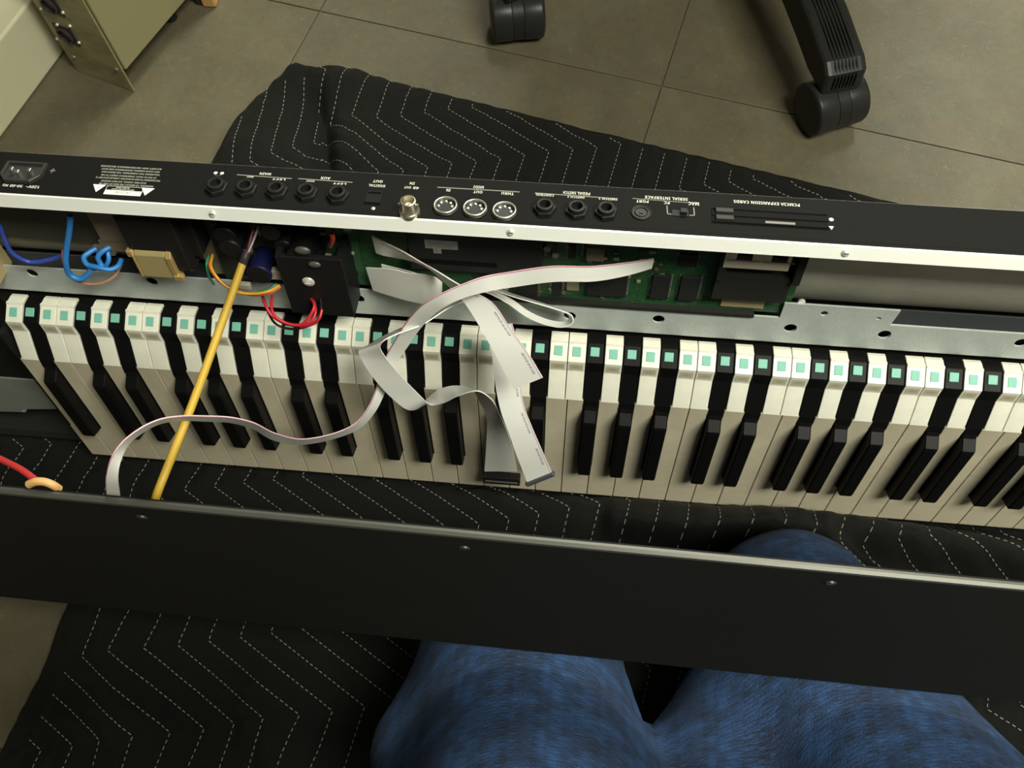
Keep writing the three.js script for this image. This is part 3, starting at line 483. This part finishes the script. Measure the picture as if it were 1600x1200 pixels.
{
  const c = ribbon('ribbon_cable', 'printed white ribbon cable whose end, in a dark grey clamp, lies at the key fronts', [
    [800, 505, 2, 760, 512, 2], [812, 545, 10, 768, 545, 10], [814, 575, 18, 771, 575, 18], [814, 606, 27, 775, 606, 27], [820, 638, 36, 783, 643, 36], [831, 667, 45, 795, 676, 45], [846, 702, 54, 809, 715, 54], [862, 738, 60, 824, 754, 60]], texText);
  const a = V3(kw(864, 740, 60.5)), b = V3(kw(824, 756, 60.5)), mid = a.clone().lerp(b, 0.5), ang = Math.atan2(a.y - b.y, a.x - b.x);
  obj('end_clamp', rbox(a.distanceTo(b) + 2, 3.4, 4, 0.6).rotateZ(ang).translate(mid.x, mid.y, mid.z), std([0.08, 0.085, 0.1], 0.4), c);
}
ribbon('ribbon_cable', 'pale ribbon cable curled in a loop on the metal rail behind the keys', [
  [732, 452, -14, 730, 446, -22], [760, 457, -12, 762, 450, -22], [792, 473, -12, 798, 467, -22], [822, 494, -11, 828, 488, -20], [852, 507, -10, 857, 500, -18], [880, 511, -9, 882, 503, -17], [895, 504, -10, 890, 498, -20], [893, 493, -12, 885, 489, -26], [872, 484, -14, 868, 481, -27], [838, 474, -16, 836, 470, -28], [800, 463, -18, 800, 459, -28], [770, 452, -20, 770, 448, -28]], texGrey);
ribbon('ribbon_cable', 'wide grey ribbon cable folded over at the left end of the green board', [
  [572, 418, -24, 583, 453, -24], [592, 419, -20, 598, 458, -20], [615, 421, -15, 618, 464, -15], [640, 427, -10, 644, 471, -10], [664, 429, -7, 666, 474, -7], [682, 434, -8, 683, 468, -8], [690, 442, -14, 690, 460, -14], [676, 436, -20, 678, 452, -20], [640, 424, -25, 642, 448, -25], [596, 413, -28, 600, 440, -28]], texGrey);

// ------------------------------------------------------------------ yellow sleeved cable from the power board to the lid
{
  const t = thing('sleeved_cable', 'straight yellow sleeved cable from the power supply down across the keys to the lid', 'cable', KB); t.rotation.x = -TAU;
  const a = kw(379, 412, 2), b = kw(246, 770, 152);
  const mid = (f, s) => [a[0] + (b[0] - a[0]) * f, a[1] + (b[1] - a[1]) * f - s, a[2] + (b[2] - a[2]) * f];
  obj('sleeve', tube([a, mid(0.25, 1.5), mid(0.5, 2.5), mid(0.75, 2), b, kw(243, 792, 142)], 2.7, 60, 14), std([0.47, 0.30, 0.03], 0.5), t);
  obj('shrink_wrap', tube([kw(386, 394, -4), kw(382, 404, 0), kw(379, 414, 2.2)], 2.9, 10, 12), std([0.03, 0.025, 0.028], 0.4), t);
  const w1 = obj('wire', tube([kw(386, 396, -3), kw(391, 375, -12), kw(398, 352, -20)], 1.0, 16, 8), std([0.10, 0.012, 0.02], 0.4), t); w1.userData.label = 'dark red wire';
  const w2 = obj('wire', tube([kw(387, 397, -3), kw(395, 378, -10), kw(404, 354, -18)], 0.9, 16, 8), std([0.22, 0.2, 0.22], 0.4), t); w2.userData.label = 'grey wire';
}

// ------------------------------------------------------------------ lid of the keyboard, tipped towards the viewer
{
  const H1 = 300, H0 = 226;
  const lt = flat(0, 766, H1), rt = flat(1600, 917, H1);
  const dx = rt[0] - lt[0], dz = rt[2] - lt[2], ang = Math.atan2(-dz, dx), L = 1300, c = [(lt[0] + rt[0]) / 2, 0, (lt[2] + rt[2]) / 2];
  const t = thing('lid_panel', 'long black metal top panel of the keyboard resting across the jeans', 'panel', [c[0], 0, c[2]]); t.rotation.y = ang;
  const bz = flat(800, 966, H0)[2] - flat(800, 841, H1)[2];                      // how far the face leans out at its foot
  const prof = (pts) => { const s = new THREE.Shape(pts.map(q => new THREE.Vector2(q[0], q[1]))); const g = new THREE.ExtrudeGeometry(s, { depth: L, bevelEnabled: false }); g.applyMatrix4(new THREE.Matrix4().set(0, 0, -1, L / 2, 0, 1, 0, 0, 1, 0, 0, 0, 0, 0, 0, 1)); return clean(g); };
  const lm = std([0.008, 0.008, 0.0072], 0.5, 0, { bumpMap: nz(0.05), bumpScale: 0.0001 });
  obj('face', prof([[1.4, H1 - 4], [bz, H0], [bz - 2.4, H0], [-1.2, H1 - 4]]), lm, t);
  obj('top_lip', prof([[1.4, H1 - 4], [1.2, H1 - 1.6], [-0.6, H1 - 0.4], [-4, H1 - 2], [-4.6, H1 - 14], [-3.4, H1 - 14], [-2.8, H1 - 4.4], [-1.2, H1 - 4]]), lm, t);
  obj('bare_edge', prof([[1.5, H1 - 4.6], [1.9, H1 - 3.2], [1.4, H1 - 1.0], [-0.8, H1 - 0.1], [-2.6, H1 - 0.8], [-0.6, H1 - 2.6]]), std([0.11, 0.11, 0.095], 0.35, 0.5), t);
  const fz = bz + flat(800, 1014, H0 - 30)[2] - flat(800, 966, H0)[2];
  obj('foot_flange', prof([[bz, H0], [fz, H0 - 30], [fz - 1.5, H0 - 31], [bz - 2.4, H0 - 1]]), lm, t);
  t.updateMatrixWorld(true);
  for (const [px, py] of [[225, 793], [726, 850], [1298, 915]]) {
    const q = flat(px, py, H1 - 12), lx = (q[0] - c[0]) * Math.cos(ang) - (q[2] - c[2]) * Math.sin(ang);
    const s = obj('screw', [cyl(3.4, 3.8, 1.2, 20).rotateX(Math.PI / 2).translate(lx, H1 - 13, 1.4 + bz * 9 / (H1 - H0))], std([0.05, 0.048, 0.042], 0.4, 0.4), t);
    obj('screw_slot', box(4, 0.9, 0.5, lx, H1 - 13, 2.1 + bz * 9 / (H1 - H0)), M.black, s);
  }
  // red wire with orange tape behind the lid's left end
  const wt = thing('taped_wire', 'red wire ending in yellow and orange tape at the left end of the lid', 'cable', [0, 0, 0]);
  const A = (px, py, h) => flat(px, py, h);
  obj('wire', tube([A(-20, 708, 292), A(10, 722, 296), A(35, 735, 299), A(58, 752, 300)], 2.2, 24, 10), std([0.42, 0.03, 0.03], 0.4), wt);
  obj('tape', tube([A(45, 757, 300), A(57, 752.5, 303), A(70, 753, 303), A(82, 757.5, 301), A(92, 764, 295)], 2.6, 24, 12), std([0.65, 0.38, 0.14], 0.5), wt);
}

// ------------------------------------------------------------------ quilted blanket
let blanketHeight;
{
  const an = 13 * Math.PI / 180, a = [Math.cos(an), Math.sin(an)], b = [-Math.sin(an), Math.cos(an)], O = [-371, -796];
  const NS = 380, NT = 310, LS = 1420, LT = 1150;
  const edge = [[-900, 0], [-796, 0], [-645, -18], [-520, -20], [-400, -50], [-270, -75], [-230, -58], [-195, 0], [-160, 66], [-120, 84], [-60, 92], [0, 92], [120, 80], [400, 30]];
  const shift = (z) => { for (let i = 1; i < edge.length; i++) if (z < edge[i][0]) { const [z0, v0] = edge[i - 1], [z1, v1] = edge[i]; return v0 + (v1 - v0) * smooth(z0, z1, z); } return 30; };
  // zigzag quilting: corner V, step between lines bb, and the two strokes t2, t1 of the zigzag
  const lattice = (V, bb, t2, t1) => {
    const m = [t1[0] + t2[0], t1[1] + t2[1]], det = m[0] * bb[1] - m[1] * bb[0];
    const pr = (x, z) => { const dx = x - V[0], dz = z - V[1]; return [(dx * bb[1] - dz * bb[0]) / det, (m[0] * dz - m[1] * dx) / det]; };
    const [r1, p1] = pr(V[0] + t2[0], V[1] + t2[1]);
    const zz = (r) => { const f = r - Math.floor(r); return f < r1 ? p1 * f / r1 : p1 * (1 - f) / (1 - r1); };
    return { V, bb, m, pr, zz, r1 };
  };
  const sub = (p, q, k = 1) => [(p[0] - q[0]) * k, (p[2] - q[2]) * k];
  const main = lattice([-246, -700], [27, -6], [94, 54], [-14, 74]);
  const cL = flat(458, 151), t2L = sub(cL, flat(404, 138), 1.6), t1L = sub(flat(432, 260), cL, 1.0);
  const left = lattice([cL[0] - t2L[0], cL[2] - t2L[1]], sub(flat(487, 133), flat(430, 164), 0.5), t2L, t1L);
  const isLeft = (x, z) => z < -560 && x < -328 + (z + 745) * 0.24;
  const seg = (x, z, ax, az, bx, bz) => { const dx = bx - ax, dz = bz - az, t = Math.min(1, Math.max(0, ((x - ax) * dx + (z - az) * dz) / (dx * dx + dz * dz))); return [Math.hypot(x - ax - t * dx, z - az - t * dz), t]; };
  const ridge = (x, z, pts, wd) => { let best = 0; for (let i = 1; i < pts.length; i++) { const [d, t] = seg(x, z, pts[i - 1][0], pts[i - 1][1], pts[i][0], pts[i][1]); const h = (pts[i - 1][2] + (pts[i][2] - pts[i - 1][2]) * t) * Math.exp(-d * d / (wd * wd)); if (Math.abs(h) > Math.abs(best)) best = h; } return best; };
  const fp = (pts) => pts.map(([px, py, h]) => { const q = flat(px, py, h); return [q[0], q[2], h]; });
  const folds = [
    [fp([[0, 745, 6], [300, 765, 6], [640, 772, 10], [860, 788, 24], [1000, 796, 40], [1124, 806, 52], [1240, 806, 66], [1330, 818, 66], [1450, 838, 48], [1620, 868, 36]]), 18],
    [fp([[960, 826, 22], [1080, 836, 42], [1190, 836, 54], [1270, 848, 54], [1340, 888, 44], [1440, 930, 30]]), 11],
    [fp([[300, 800, 8], [700, 815, 14], [900, 830, 18]]), 18],
  ];
  const surf = blanketHeight = (x, z) => {
    let h = 7 + 5 * fbm(x / 90 + 30, z / 90 + 40) ;
    const Q = isLeft(x, z) ? left : main, [r, q] = Q.pr(x, z); h += 3.4 * Math.sin(Math.PI * (q - Q.zz(r))) ** 2;
    h += 2.2 * (vnoise(x / 7 + z / 30, z / 19) - 0.5) + 1.6 * (vnoise(x / 16 + 5, z / 6 + x / 25) - 0.5);
    h += 2.5 * (fbm(x / 14 + 3, z / 22 + 9, 3) - 0.45);
    // rear left: lifted corner with a deep valley beside it
    h += ridge(x, z, [[-372, -764, 24], [-300, -750, 22], [-200, -730, 12], [-60, -700, 4]], 34);
    h += ridge(x, z, [[-385, -740, 16], [-392, -640, 30]], 40);
    h -= ridge(x, z, [[-332, -745, 10], [-318, -690, 26], [-296, -610, 34]], 15);
    h += ridge(x, z, [[-285, -735, 10], [-270, -650, 22]], 30);
    // folds in front of the keys
    for (const [pts, wd] of folds) h += ridge(x, z, pts, wd);
    h += ridge(x, z, [[-400, -140, 14], [-360, -20, 16]], 26) + ridge(x, z, [[-250, -60, 16], [-180, 40, 14]], 24);
    if (z > -320 && z < -262 && x > -700) h = Math.min(h, 19);
    else if (z >= -262 && z < -256) h = Math.min(h, 19 + (z + 262) * 9);
    return Math.max(2.5, h);
  };
  const P = (s, t) => { let x = O[0] + a[0] * s + b[0] * t, z = O[1] + a[1] * s + b[1] * t; x += shift(z) * Math.exp(-s / 220); const cr = 26 * Math.exp(-(s * s + t * t) / 3600); return [x + cr * (a[0] + b[0]) * 0.7, z + cr * (a[1] + b[1]) * 0.7]; };
  const pos = [], uv = [], idx = [], wv = NT + 1, thick = 2.2;
  const edgeDrop = (s, t) => smooth(0, 14, Math.min(s, t));
  for (let i = 0; i <= NS; i++) for (let j = 0; j <= NT; j++) { const s = LS * i / NS, t = LT * j / NT, [x, z] = P(s, t), e = edgeDrop(s, t); pos.push(x, 2.5 + (surf(x, z) - 2.5) * (0.35 + 0.65 * e), z); uv.push(s / 100, t / 100); }
  const N1 = pos.length / 3;
  for (let i = 0; i <= NS; i++) for (let j = 0; j <= NT; j++) { const k = (i * wv + j) * 3; pos.push(pos[k], Math.max(0.3, pos[k + 1] - thick - 2), pos[k + 2]); uv.push(0, 0); }
  for (let i = 0; i < NS; i++) for (let j = 0; j < NT; j++) { const k = i * wv + j; idx.push(k, k + 1, k + wv, k + 1, k + wv + 1, k + wv); }
  const strip = (f) => { for (let q = 0; q < f.n; q++) { const k0 = f.at(q), k1 = f.at(q + 1); idx.push(k0, k1, k0 + N1, k1, k1 + N1, k0 + N1); } };
  strip({ n: NS, at: (q) => q * wv }); strip({ n: NT, at: (q) => NT - q }); strip({ n: NT, at: (q) => NS * wv + q }); strip({ n: NS, at: (q) => (NS - q) * wv + NT });
  const g = new THREE.BufferGeometry(); g.setAttribute('position', new THREE.Float32BufferAttribute(pos, 3)); g.setAttribute('uv', new THREE.Float32BufferAttribute(uv, 2)); g.setIndex(idx); g.computeVertexNormals();
  const t = thing('quilted_blanket', 'black quilted moving blanket with pale zigzag stitching spread under the keyboard', 'blanket', [0, 0, 0]);
  const gs = g.clone(); gs.scale(MM, MM, MM);
  const cm = new THREE.MeshPhysicalMaterial({ color: new THREE.Color().setRGB(0.0065, 0.007, 0.006), roughness: 0.6, specularIntensity: 0.5, sheen: 0.10, sheenRoughness: 0.5, sheenColor: new THREE.Color(0.10, 0.10, 0.09), bumpMap: nz(6), bumpScale: 0.0011 });
  const cloth = shadow(new THREE.Mesh(gs, cm)); cloth.name = 'cloth'; t.add(cloth);
  // stitches: short thread dashes lying on the cloth
  const sp = [], si = [];
  const inside = (x, z) => { const dx = x - O[0], dz = z - O[1]; const tt = dx * b[0] + dz * b[1]; const s = dx * a[0] + dz * a[1] - shift(z); return s > 18 && tt > 9 && s * s + tt * tt > 3600 && s < LS - 10 && tt < LT - 10; };
  const q0 = (Q, r, k) => [Q.V[0] + Q.m[0] * r + Q.bb[0] * (k + Q.zz(r)), Q.V[1] + Q.m[1] * r + Q.bb[1] * (k + Q.zz(r))];
  for (const Q of [main, left]) for (let k = -24; k < 62; k++) for (let r = -3; r < 9; r += 0.5) {
    const f = Math.floor(r), r0 = r === f ? f : f + Q.r1, r1 = r === f ? f + Q.r1 : f + 1, A = q0(Q, r0 + 1e-6, k), B = q0(Q, r1 - 1e-6, k), L = Math.hypot(B[0] - A[0], B[1] - A[1]), nd = Math.round(L / 5.2);
    for (let i = 0; i < nd; i++) {
      const f0 = (i + 0.12) / nd, f1 = (i + 0.66) / nd, x0 = A[0] + (B[0] - A[0]) * f0, z0 = A[1] + (B[1] - A[1]) * f0, x1 = A[0] + (B[0] - A[0]) * f1, z1 = A[1] + (B[1] - A[1]) * f1;
      if ((Q === left) !== isLeft(x0, z0) || !inside(x0, z0) || !inside(x1, z1) || z0 > 170 || x0 > 1000) continue;
      const dx = (x1 - x0), dz = (z1 - z0), l = Math.hypot(dx, dz), wx = -dz / l * 0.45, wz = dx / l * 0.45, ya = surf(x0, z0) + 0.9, yb = surf(x1, z1) + 0.9, v = sp.length / 3;
      sp.push(x0 - wx, ya, z0 - wz, x0 + wx, ya, z0 + wz, x1 - wx, yb, z1 - wz, x1 + wx, yb, z1 + wz, x0, ya + 0.7, z0, x1, yb + 0.7, z1);
      si.push(v, v + 4, v + 2, v + 4, v + 5, v + 2, v + 1, v + 3, v + 4, v + 4, v + 3, v + 5, v, v + 1, v + 4, v + 2, v + 5, v + 3);
    }
  }
  const sg = new THREE.BufferGeometry(); sg.setAttribute('position', new THREE.Float32BufferAttribute(sp, 3)); sg.setIndex(si); sg.computeVertexNormals();
  const st = obj('stitching', sg, std([0.20, 0.198, 0.165], 0.9), t); st.userData.kind = 'stuff'; st.userData.label = 'pale zigzag thread';
}

// ------------------------------------------------------------------ office chair
{
  const c1 = flat(1288, 148, 28), c2 = flat(806, 10, 28);
  const d = [c2[0] - c1[0], c2[2] - c1[2]], dist = Math.hypot(d[0], d[1]);
  // hub of a five-star base whose neighbouring arms end at the two castors
  const Rr = dist / (2 * Math.sin(Math.PI / 5)), mx = (c1[0] + c2[0]) / 2, mz = (c1[2] + c2[2]) / 2, hh = Rr * Math.cos(Math.PI / 5);
  const nrm = [-d[1] / dist, d[0] / dist], sg = nrm[1] < 0 ? 1 : -1, hub = [mx + sg * nrm[0] * hh, mz + sg * nrm[1] * hh];
  const t = thing('office_chair', 'black office swivel chair base with ribbed arms on twin-wheel castors', 'chair', [hub[0], 0, hub[1]]);
  const bm = std([0.016, 0.016, 0.015], 0.38);
  const base = Math.atan2(c1[1 + 1] - hub[1], c1[0] - hub[0]);
  const a2 = Math.atan2(c2[2] - hub[1], c2[0] - hub[0]); let st = a2 - base; while (st > Math.PI) st -= 2 * Math.PI; while (st < -Math.PI) st += 2 * Math.PI;
  obj('hub', [cyl(46, 52, 60, 32).translate(0, 105, 0), cyl(28, 28, 240, 24).translate(0, 240, 0)], bm, t);
  const axle = [1.13, 1.38, 0.3, 2.2, 2.9];
  for (let k = 0; k < 5; k++) {
    const an = base + k * st, ca = Math.cos(an), sa = Math.sin(an), rot = (g) => clean(g).rotateY(-an);
    // arm: a tapering beam that slopes down and ends in a blunt knuckle
    const s = new THREE.Shape([[30, 132], [120, 126], [Rr - 46, 104], [Rr + 10, 92], [Rr + 22, 84], [Rr + 24, 60], [Rr - 14, 58], [Rr - 60, 66], [120, 84], [30, 86]].map(v => new THREE.Vector2(...v)));
    const arm = obj('arm', [rot(new THREE.ExtrudeGeometry(s, { depth: 34, bevelEnabled: true, bevelSize: 5, bevelThickness: 7, bevelSegments: 3, bevelOffset: -4 }).translate(0, 0, -17))], bm, t);
    obj('ribs', [-12, -8, -4, 0, 4, 8, 12].map(o => rot(tube([[60, 133.5, o], [120, 128.5, o], [Rr - 46, 105.5, o], [Rr + 8, 93.5, o], [Rr + 23.5, 84, o], [Rr + 25.5, 66, o]], 1.2, 24, 5))), bm, arm);
    const cx = ca * Rr, cz = sa * Rr, tw = axle[k], R0 = 30;
    const at = (g) => clean(g).rotateY(-tw).translate(cx, 0, cz);
    const cs = obj('caster', [at(cyl(5.5, 5.5, 30, 14).translate(0, 58, 0)), at(new THREE.SphereGeometry(25, 20, 12).scale(1.0, 0.75, 0.5).translate(8, 38, 0)), at(cyl(29.4, 29.4, 13, 36).rotateX(Math.PI / 2).translate(15, 30, 0))], bm, t);
    for (const sd of [-1, 1]) {
      const w = new THREE.LatheGeometry([[0, 0], [R0 - 7, 0.5], [R0 - 3, 2.2], [R0 - 1.2, 2.6], [R0 - 1.0, 4], [R0, 5.2], [R0, 25], [R0 - 2, 27], [0, 27]].map(v => new THREE.Vector2(...v)), 40);
      w.rotateX(sd > 0 ? -Math.PI / 2 : Math.PI / 2).translate(15, R0, sd * 33);
      obj('wheel', at(w), std([0.018, 0.018, 0.018], 0.32), cs);
    }
  }
  obj('seat', [rbox(470, 70, 460, 30, 0, 430, 0, 4)], std([0.02, 0.02, 0.022], 0.85), t);
  obj('seat_plate', [rbox(220, 30, 200, 6, 0, 378, 0)], bm, t);
  obj('backrest', [rbox(430, 480, 60, 28, 0, 0, 0, 4).rotateX(-0.12).translate(0, 780, -240)], std([0.02, 0.02, 0.022], 0.85), t);
  obj('back_post', [tube([[0, 375, -80], [0, 380, -230], [0, 470, -285], [0, 640, -265]], 16, 24, 12)], bm, t);
}

// ------------------------------------------------------------------ olive equipment cabinet, beige plinth, wooden foot
{
  const A = flat(210, 143), C = flat(118, 114), B = flat(290, 9, 28), B0 = flat(202, 113, 28);
  const an = Math.atan2(B[2] - B0[2], B[0] - B0[0]), L = 560, ux = [Math.cos(an), Math.sin(an)], vx = [Math.sin(an), -Math.cos(an)];
  const t = thing('equipment_cabinet', 'olive-grey metal equipment cabinet with a socket on its scuffed end plate', 'cabinet', [A[0], 0, A[2]]); t.rotation.y = -an;
  const wd = Math.hypot(C[0] - A[0], C[2] - A[2]), HH = 420;
  const rustTex = canvasTex(256, 512, (g, w, h) => { g.fillStyle = '#8a8560'; g.fillRect(0, 0, w, h); for (let i = 0; i < 900; i++) { g.fillStyle = rnd() < 0.5 ? 'rgba(70,62,38,.12)' : 'rgba(150,146,112,.10)'; g.beginPath(); g.arc(rnd() * w, rnd() * h, 2 + rnd() * 16, 0, 7); g.fill(); } for (let i = 0; i < 60; i++) { g.fillStyle = 'rgba(78,52,26,.28)'; g.beginPath(); g.arc(rnd() * w, rnd() * h, 1 + rnd() * 4, 0, 7); g.fill(); } });
  const ol = std([1, 1, 1], 0.5, 0.1, { map: rustTex }), ol2 = std([0.27, 0.25, 0.13], 0.45, 0.1);
  obj('body', rbox(L, HH, wd - 4, 2, L / 2 + 6, HH / 2 + 28, -wd / 2), ol2, t);
  for (const [x, z] of [[120, -wd / 2 - 14], [120, 14 - wd / 2], [L - 30, -wd / 2 - 14], [L - 30, 14 - wd / 2]]) obj('foot', cyl(9, 8, 28, 16).translate(x, 14, z), M.black, t);
  const ep = obj('end_plate', uvBox(rbox(2.5, HH + 34, wd + 2, 0.8, 0, HH / 2 + 17, -wd / 2), 1 / 300), ol, t);
  const zz = (px, py) => { // on the end plate plane
    const r = ray(px, py), n0 = ux, den = r[0] * n0[0] + r[2] * n0[1], tt = (A[0] * n0[0] + A[2] * n0[1]) / den, q = [r[0] * tt, CAMH + r[1] * tt, r[2] * tt];
    return [-( (q[0] - A[0]) * vx[0] + (q[2] - A[2]) * vx[1]), q[1]];
  };
  const put = (g, px, py) => { const [z, y] = zz(px, py); return clean(g).rotateZ(Math.PI / 2).translate(-1.4, y, z); };
  for (const [px, py] of [[105, 53], [80, 6]]) {
    const s = obj('socket', [put(rbox(27, 2, 27, 1), px, py), put(ring(11, 8.5, 4, 24), px, py), put(cyl(8.5, 8.5, 1, 20), px, py)], std([0.03, 0.028, 0.03], 0.4), ep);
    for (const [dx, dy] of [[-14, -16], [20, 12], [-14, 6], [6, -14]]) obj('screw', put(new THREE.SphereGeometry(2.2, 10, 8), px + dx, py + dy), M.screw, s);
  }
  for (const [px, py] of [[183, 107], [117, 88], [121, 114]]) obj('screw', put(new THREE.SphereGeometry(3, 12, 8).scale(1, 0.7, 1), px, py), std([0.3, 0.24, 0.16], 0.4, 0.7), ep);

  const P0 = flat(0, 219), P1 = flat(97, 87), pa = Math.atan2(P1[2] - P0[2], P1[0] - P0[0]);
  const pt = thing('plinth', 'low pale beige metal plinth running along the floor at the left', 'plinth', [P0[0], 0, P0[2]]); pt.rotation.y = -pa;
  obj('body', rbox(900, 82, 150, 4, 100, 41, -75), std([0.56, 0.53, 0.36], 0.5), pt);
  obj('back_strip', rbox(900, 130, 14, 2, 100, 65, -158), std([0.30, 0.28, 0.17], 0.5), pt);

  const q = flat(310, 8); const wf = thing('wooden_foot', 'small pale wooden furniture foot behind the olive cabinet', 'furniture foot', [q[0] + 16, 0, q[2] + 4]);
  obj('foot', rbox(18, 120, 34, 3, 0, 60, -17), std([0.48, 0.28, 0.10], 0.55), wf); obj('shoe', rbox(10, 60, 30, 3, -14, 30, -18), std([0.03, 0.02, 0.015], 0.5), wf);
}

// ------------------------------------------------------------------ person: folded legs in jeans
{
  const t = thing('person', 'person in blue jeans sitting on the floor with folded legs under the lid', 'person', [200, 0, 0]);
  const caps = [];
  const J = (px, py, h) => flat(px, py, h);
  const cap = (a, b, ra, rb) => caps.push([a, b, ra, rb]);
  const hip = [230, 150, 330];
  // right leg: thigh, knee beyond the lid, calf folded back
  const rk = J(1238, 962, 104), rh = J(1470, 1290, 122); rh[2] += 30;
  cap(rk, rh, 62, 86); cap(rh, [hip[0] + 90, 150, 300], 86, 110); cap(rk, J(1120, 1225, 80), 54, 50); cap(J(1120, 1225, 80), J(1000, 1420, 66), 50, 40);
  const lk = J(815, 1003, 104), lh = J(835, 1290, 118);
  cap(lk, lh, 72, 86); cap(lh, [hip[0] - 100, 150, 300], 86, 108); cap(lk, J(690, 1180, 76), 58, 46); cap(J(690, 1180, 76), J(760, 1400, 66), 46, 40);
  cap([hip[0] - 70, 150, 330], [hip[0] + 70, 150, 330], 125, 125);
  const cx = 200, cy = 180, cz = 80, half = 520, Nn = 130;
  const mc = new MarchingCubes(Nn, new THREE.MeshBasicMaterial(), false, false, 400000);
  const dseg = (x, y, z, c) => { const [a, b, ra, rb] = c, dx = b[0] - a[0], dy = b[1] - a[1], dz = b[2] - a[2], tt = Math.min(1, Math.max(0, ((x - a[0]) * dx + (y - a[1]) * dy + (z - a[2]) * dz) / (dx * dx + dy * dy + dz * dz))); return Math.hypot(x - a[0] - tt * dx, y - a[1] - tt * dy, z - a[2] - tt * dz) - (ra + (rb - ra) * tt); };
  for (let k = 0; k < Nn; k++) for (let j = 0; j < Nn; j++) for (let i = 0; i < Nn; i++) {
    const x = cx + (i / (Nn / 2) - 1) * half, y = cy + (j / (Nn / 2) - 1) * half, z = cz + (k / (Nn / 2) - 1) * half;
    let dd = 0; let e = 0; for (const c of caps) e += Math.exp(-dseg(x, y, z, c) / 11); dd = -11 * Math.log(Math.max(e, 1e-30));
    dd += 5 * (fbm(x / 55 + 9, (z + y) / 38 + 4, 3) - 0.45) * 1.3; dd = Math.max(dd, y < 70 ? blanketHeight(x, z) + 4 - y : -1e3);
    mc.field[(k * Nn + j) * Nn + i] = -dd;
  }
  mc.isolation = 0; mc.update();
  const cnt = mc.count ?? mc.geometry.drawRange.count, pos = new Float32Array(mc.positionArray.subarray(0, cnt * 3)), nor = new Float32Array(mc.normalArray.subarray(0, cnt * 3));
  const uv = new Float32Array(cnt * 2);
  for (let i = 0; i < cnt; i++) { pos[3 * i] = pos[3 * i] * half + cx - 200; pos[3 * i + 1] = pos[3 * i + 1] * half + cy; pos[3 * i + 2] = pos[3 * i + 2] * half + cz; uv[2 * i] = pos[3 * i] / 60; uv[2 * i + 1] = (pos[3 * i + 2] + pos[3 * i + 1]) / 60; }
  const g = new THREE.BufferGeometry(); g.setAttribute('position', new THREE.BufferAttribute(pos, 3)); g.setAttribute('normal', new THREE.BufferAttribute(nor, 3)); g.setAttribute('uv', new THREE.BufferAttribute(uv, 2));
  const dt = dataTex(256, (i, j) => { const v = 0.5 + 0.8 * (0.5 * vnoise(i / 16, j / 1.6, 16) + 0.3 * vnoise(i / 4, j, 64) + 0.3 * vnoise(i / 32, j / 32, 8) - 0.5); return [255 * v * 0.52, 255 * v * 0.74, 255 * v]; }, true);
  obj('jeans', g, std([0.125, 0.225, 0.33], 0.9, 0, { map: dt, bumpMap: nz(2), bumpScale: 0.0008 }), t);
  // jumper, head and arms: the upper body leans in behind the camera
  const solid = (name, caps2, c0, half2, N2, kk, mat, bump) => {
    const m2 = new MarchingCubes(N2, new THREE.MeshBasicMaterial(), false, false, 300000);
    for (let k = 0; k < N2; k++) for (let j = 0; j < N2; j++) for (let i = 0; i < N2; i++) {
      const x = c0[0] + (i / (N2 / 2) - 1) * half2, y = c0[1] + (j / (N2 / 2) - 1) * half2, z = c0[2] + (k / (N2 / 2) - 1) * half2;
      let e = 0; for (const c of caps2) e += Math.exp(-dseg(x, y, z, c) / kk);
      m2.field[(k * N2 + j) * N2 + i] = kk * Math.log(Math.max(e, 1e-30)) - bump * (fbm(x / 60, (y + z) / 45, 3) - 0.45);
    }
    m2.isolation = 0; m2.update();
    const n2 = m2.count, pp = new Float32Array(m2.positionArray.subarray(0, n2 * 3)), nn = new Float32Array(m2.normalArray.subarray(0, n2 * 3));
    for (let i = 0; i < n2; i++) { pp[3 * i] = pp[3 * i] * half2 + c0[0] - 200; pp[3 * i + 1] = pp[3 * i + 1] * half2 + c0[1]; pp[3 * i + 2] = pp[3 * i + 2] * half2 + c0[2]; }
    const g2 = new THREE.BufferGeometry(); g2.setAttribute('position', new THREE.BufferAttribute(pp, 3)); g2.setAttribute('normal', new THREE.BufferAttribute(nn, 3));
    return obj(name, g2, mat, t);
  };
  solid('jumper', [[[220, 170, 360], [190, 480, 330], 140, 150], [[40, 700, 205], [300, 700, 205], 78, 78], [[190, 480, 330], [175, 700, 230], 150, 100],
    [[10, 700, 205], [-140, 600, 190], 60, 52], [[-140, 600, 190], [-120, 730, 100], 50, 38], [[330, 710, 205], [410, 620, 170], 62, 54], [[410, 620, 170], [135, 742, 100], 50, 38]],
    [170, 460, 280], 420, 84, 12, std([0.03, 0.03, 0.035], 0.95), 6);
  const hand = (x, s) => [[[x, 745, 96], [x - s * 22, 800, 72], 26, 26], ...[0, 1, 2, 3].map(i => [[x - s * 24, 800 - i * 4, 58 + i * 17], [x - s * 52, 838 - i * 8, 50 + i * 17], 9.5, 8.5]), [[x - s * 10, 775, 60], [x - s * 42, 800, 44], 11, 9]];
  solid('body', [[[165, 760, 210], [130, 850, 185], 58, 56], [[120, 920, 190], [115, 965, 150], 84, 74], [[115, 980, 200], [115, 980, 150], 82, 80], [[112, 910, 90], [112, 888, 82], 20, 14], [[115, 870, 120], [115, 880, 130], 44, 52], [[33, 925, 175], [33, 935, 175], 16, 14], [[200, 925, 175], [200, 935, 175], 16, 14],
    ...hand(-118, -1), ...hand(118, 1)], [110, 870, 150], 240, 90, 6, std([0.42, 0.26, 0.19], 0.6), 0);
}

renderer.render(scene, camera);
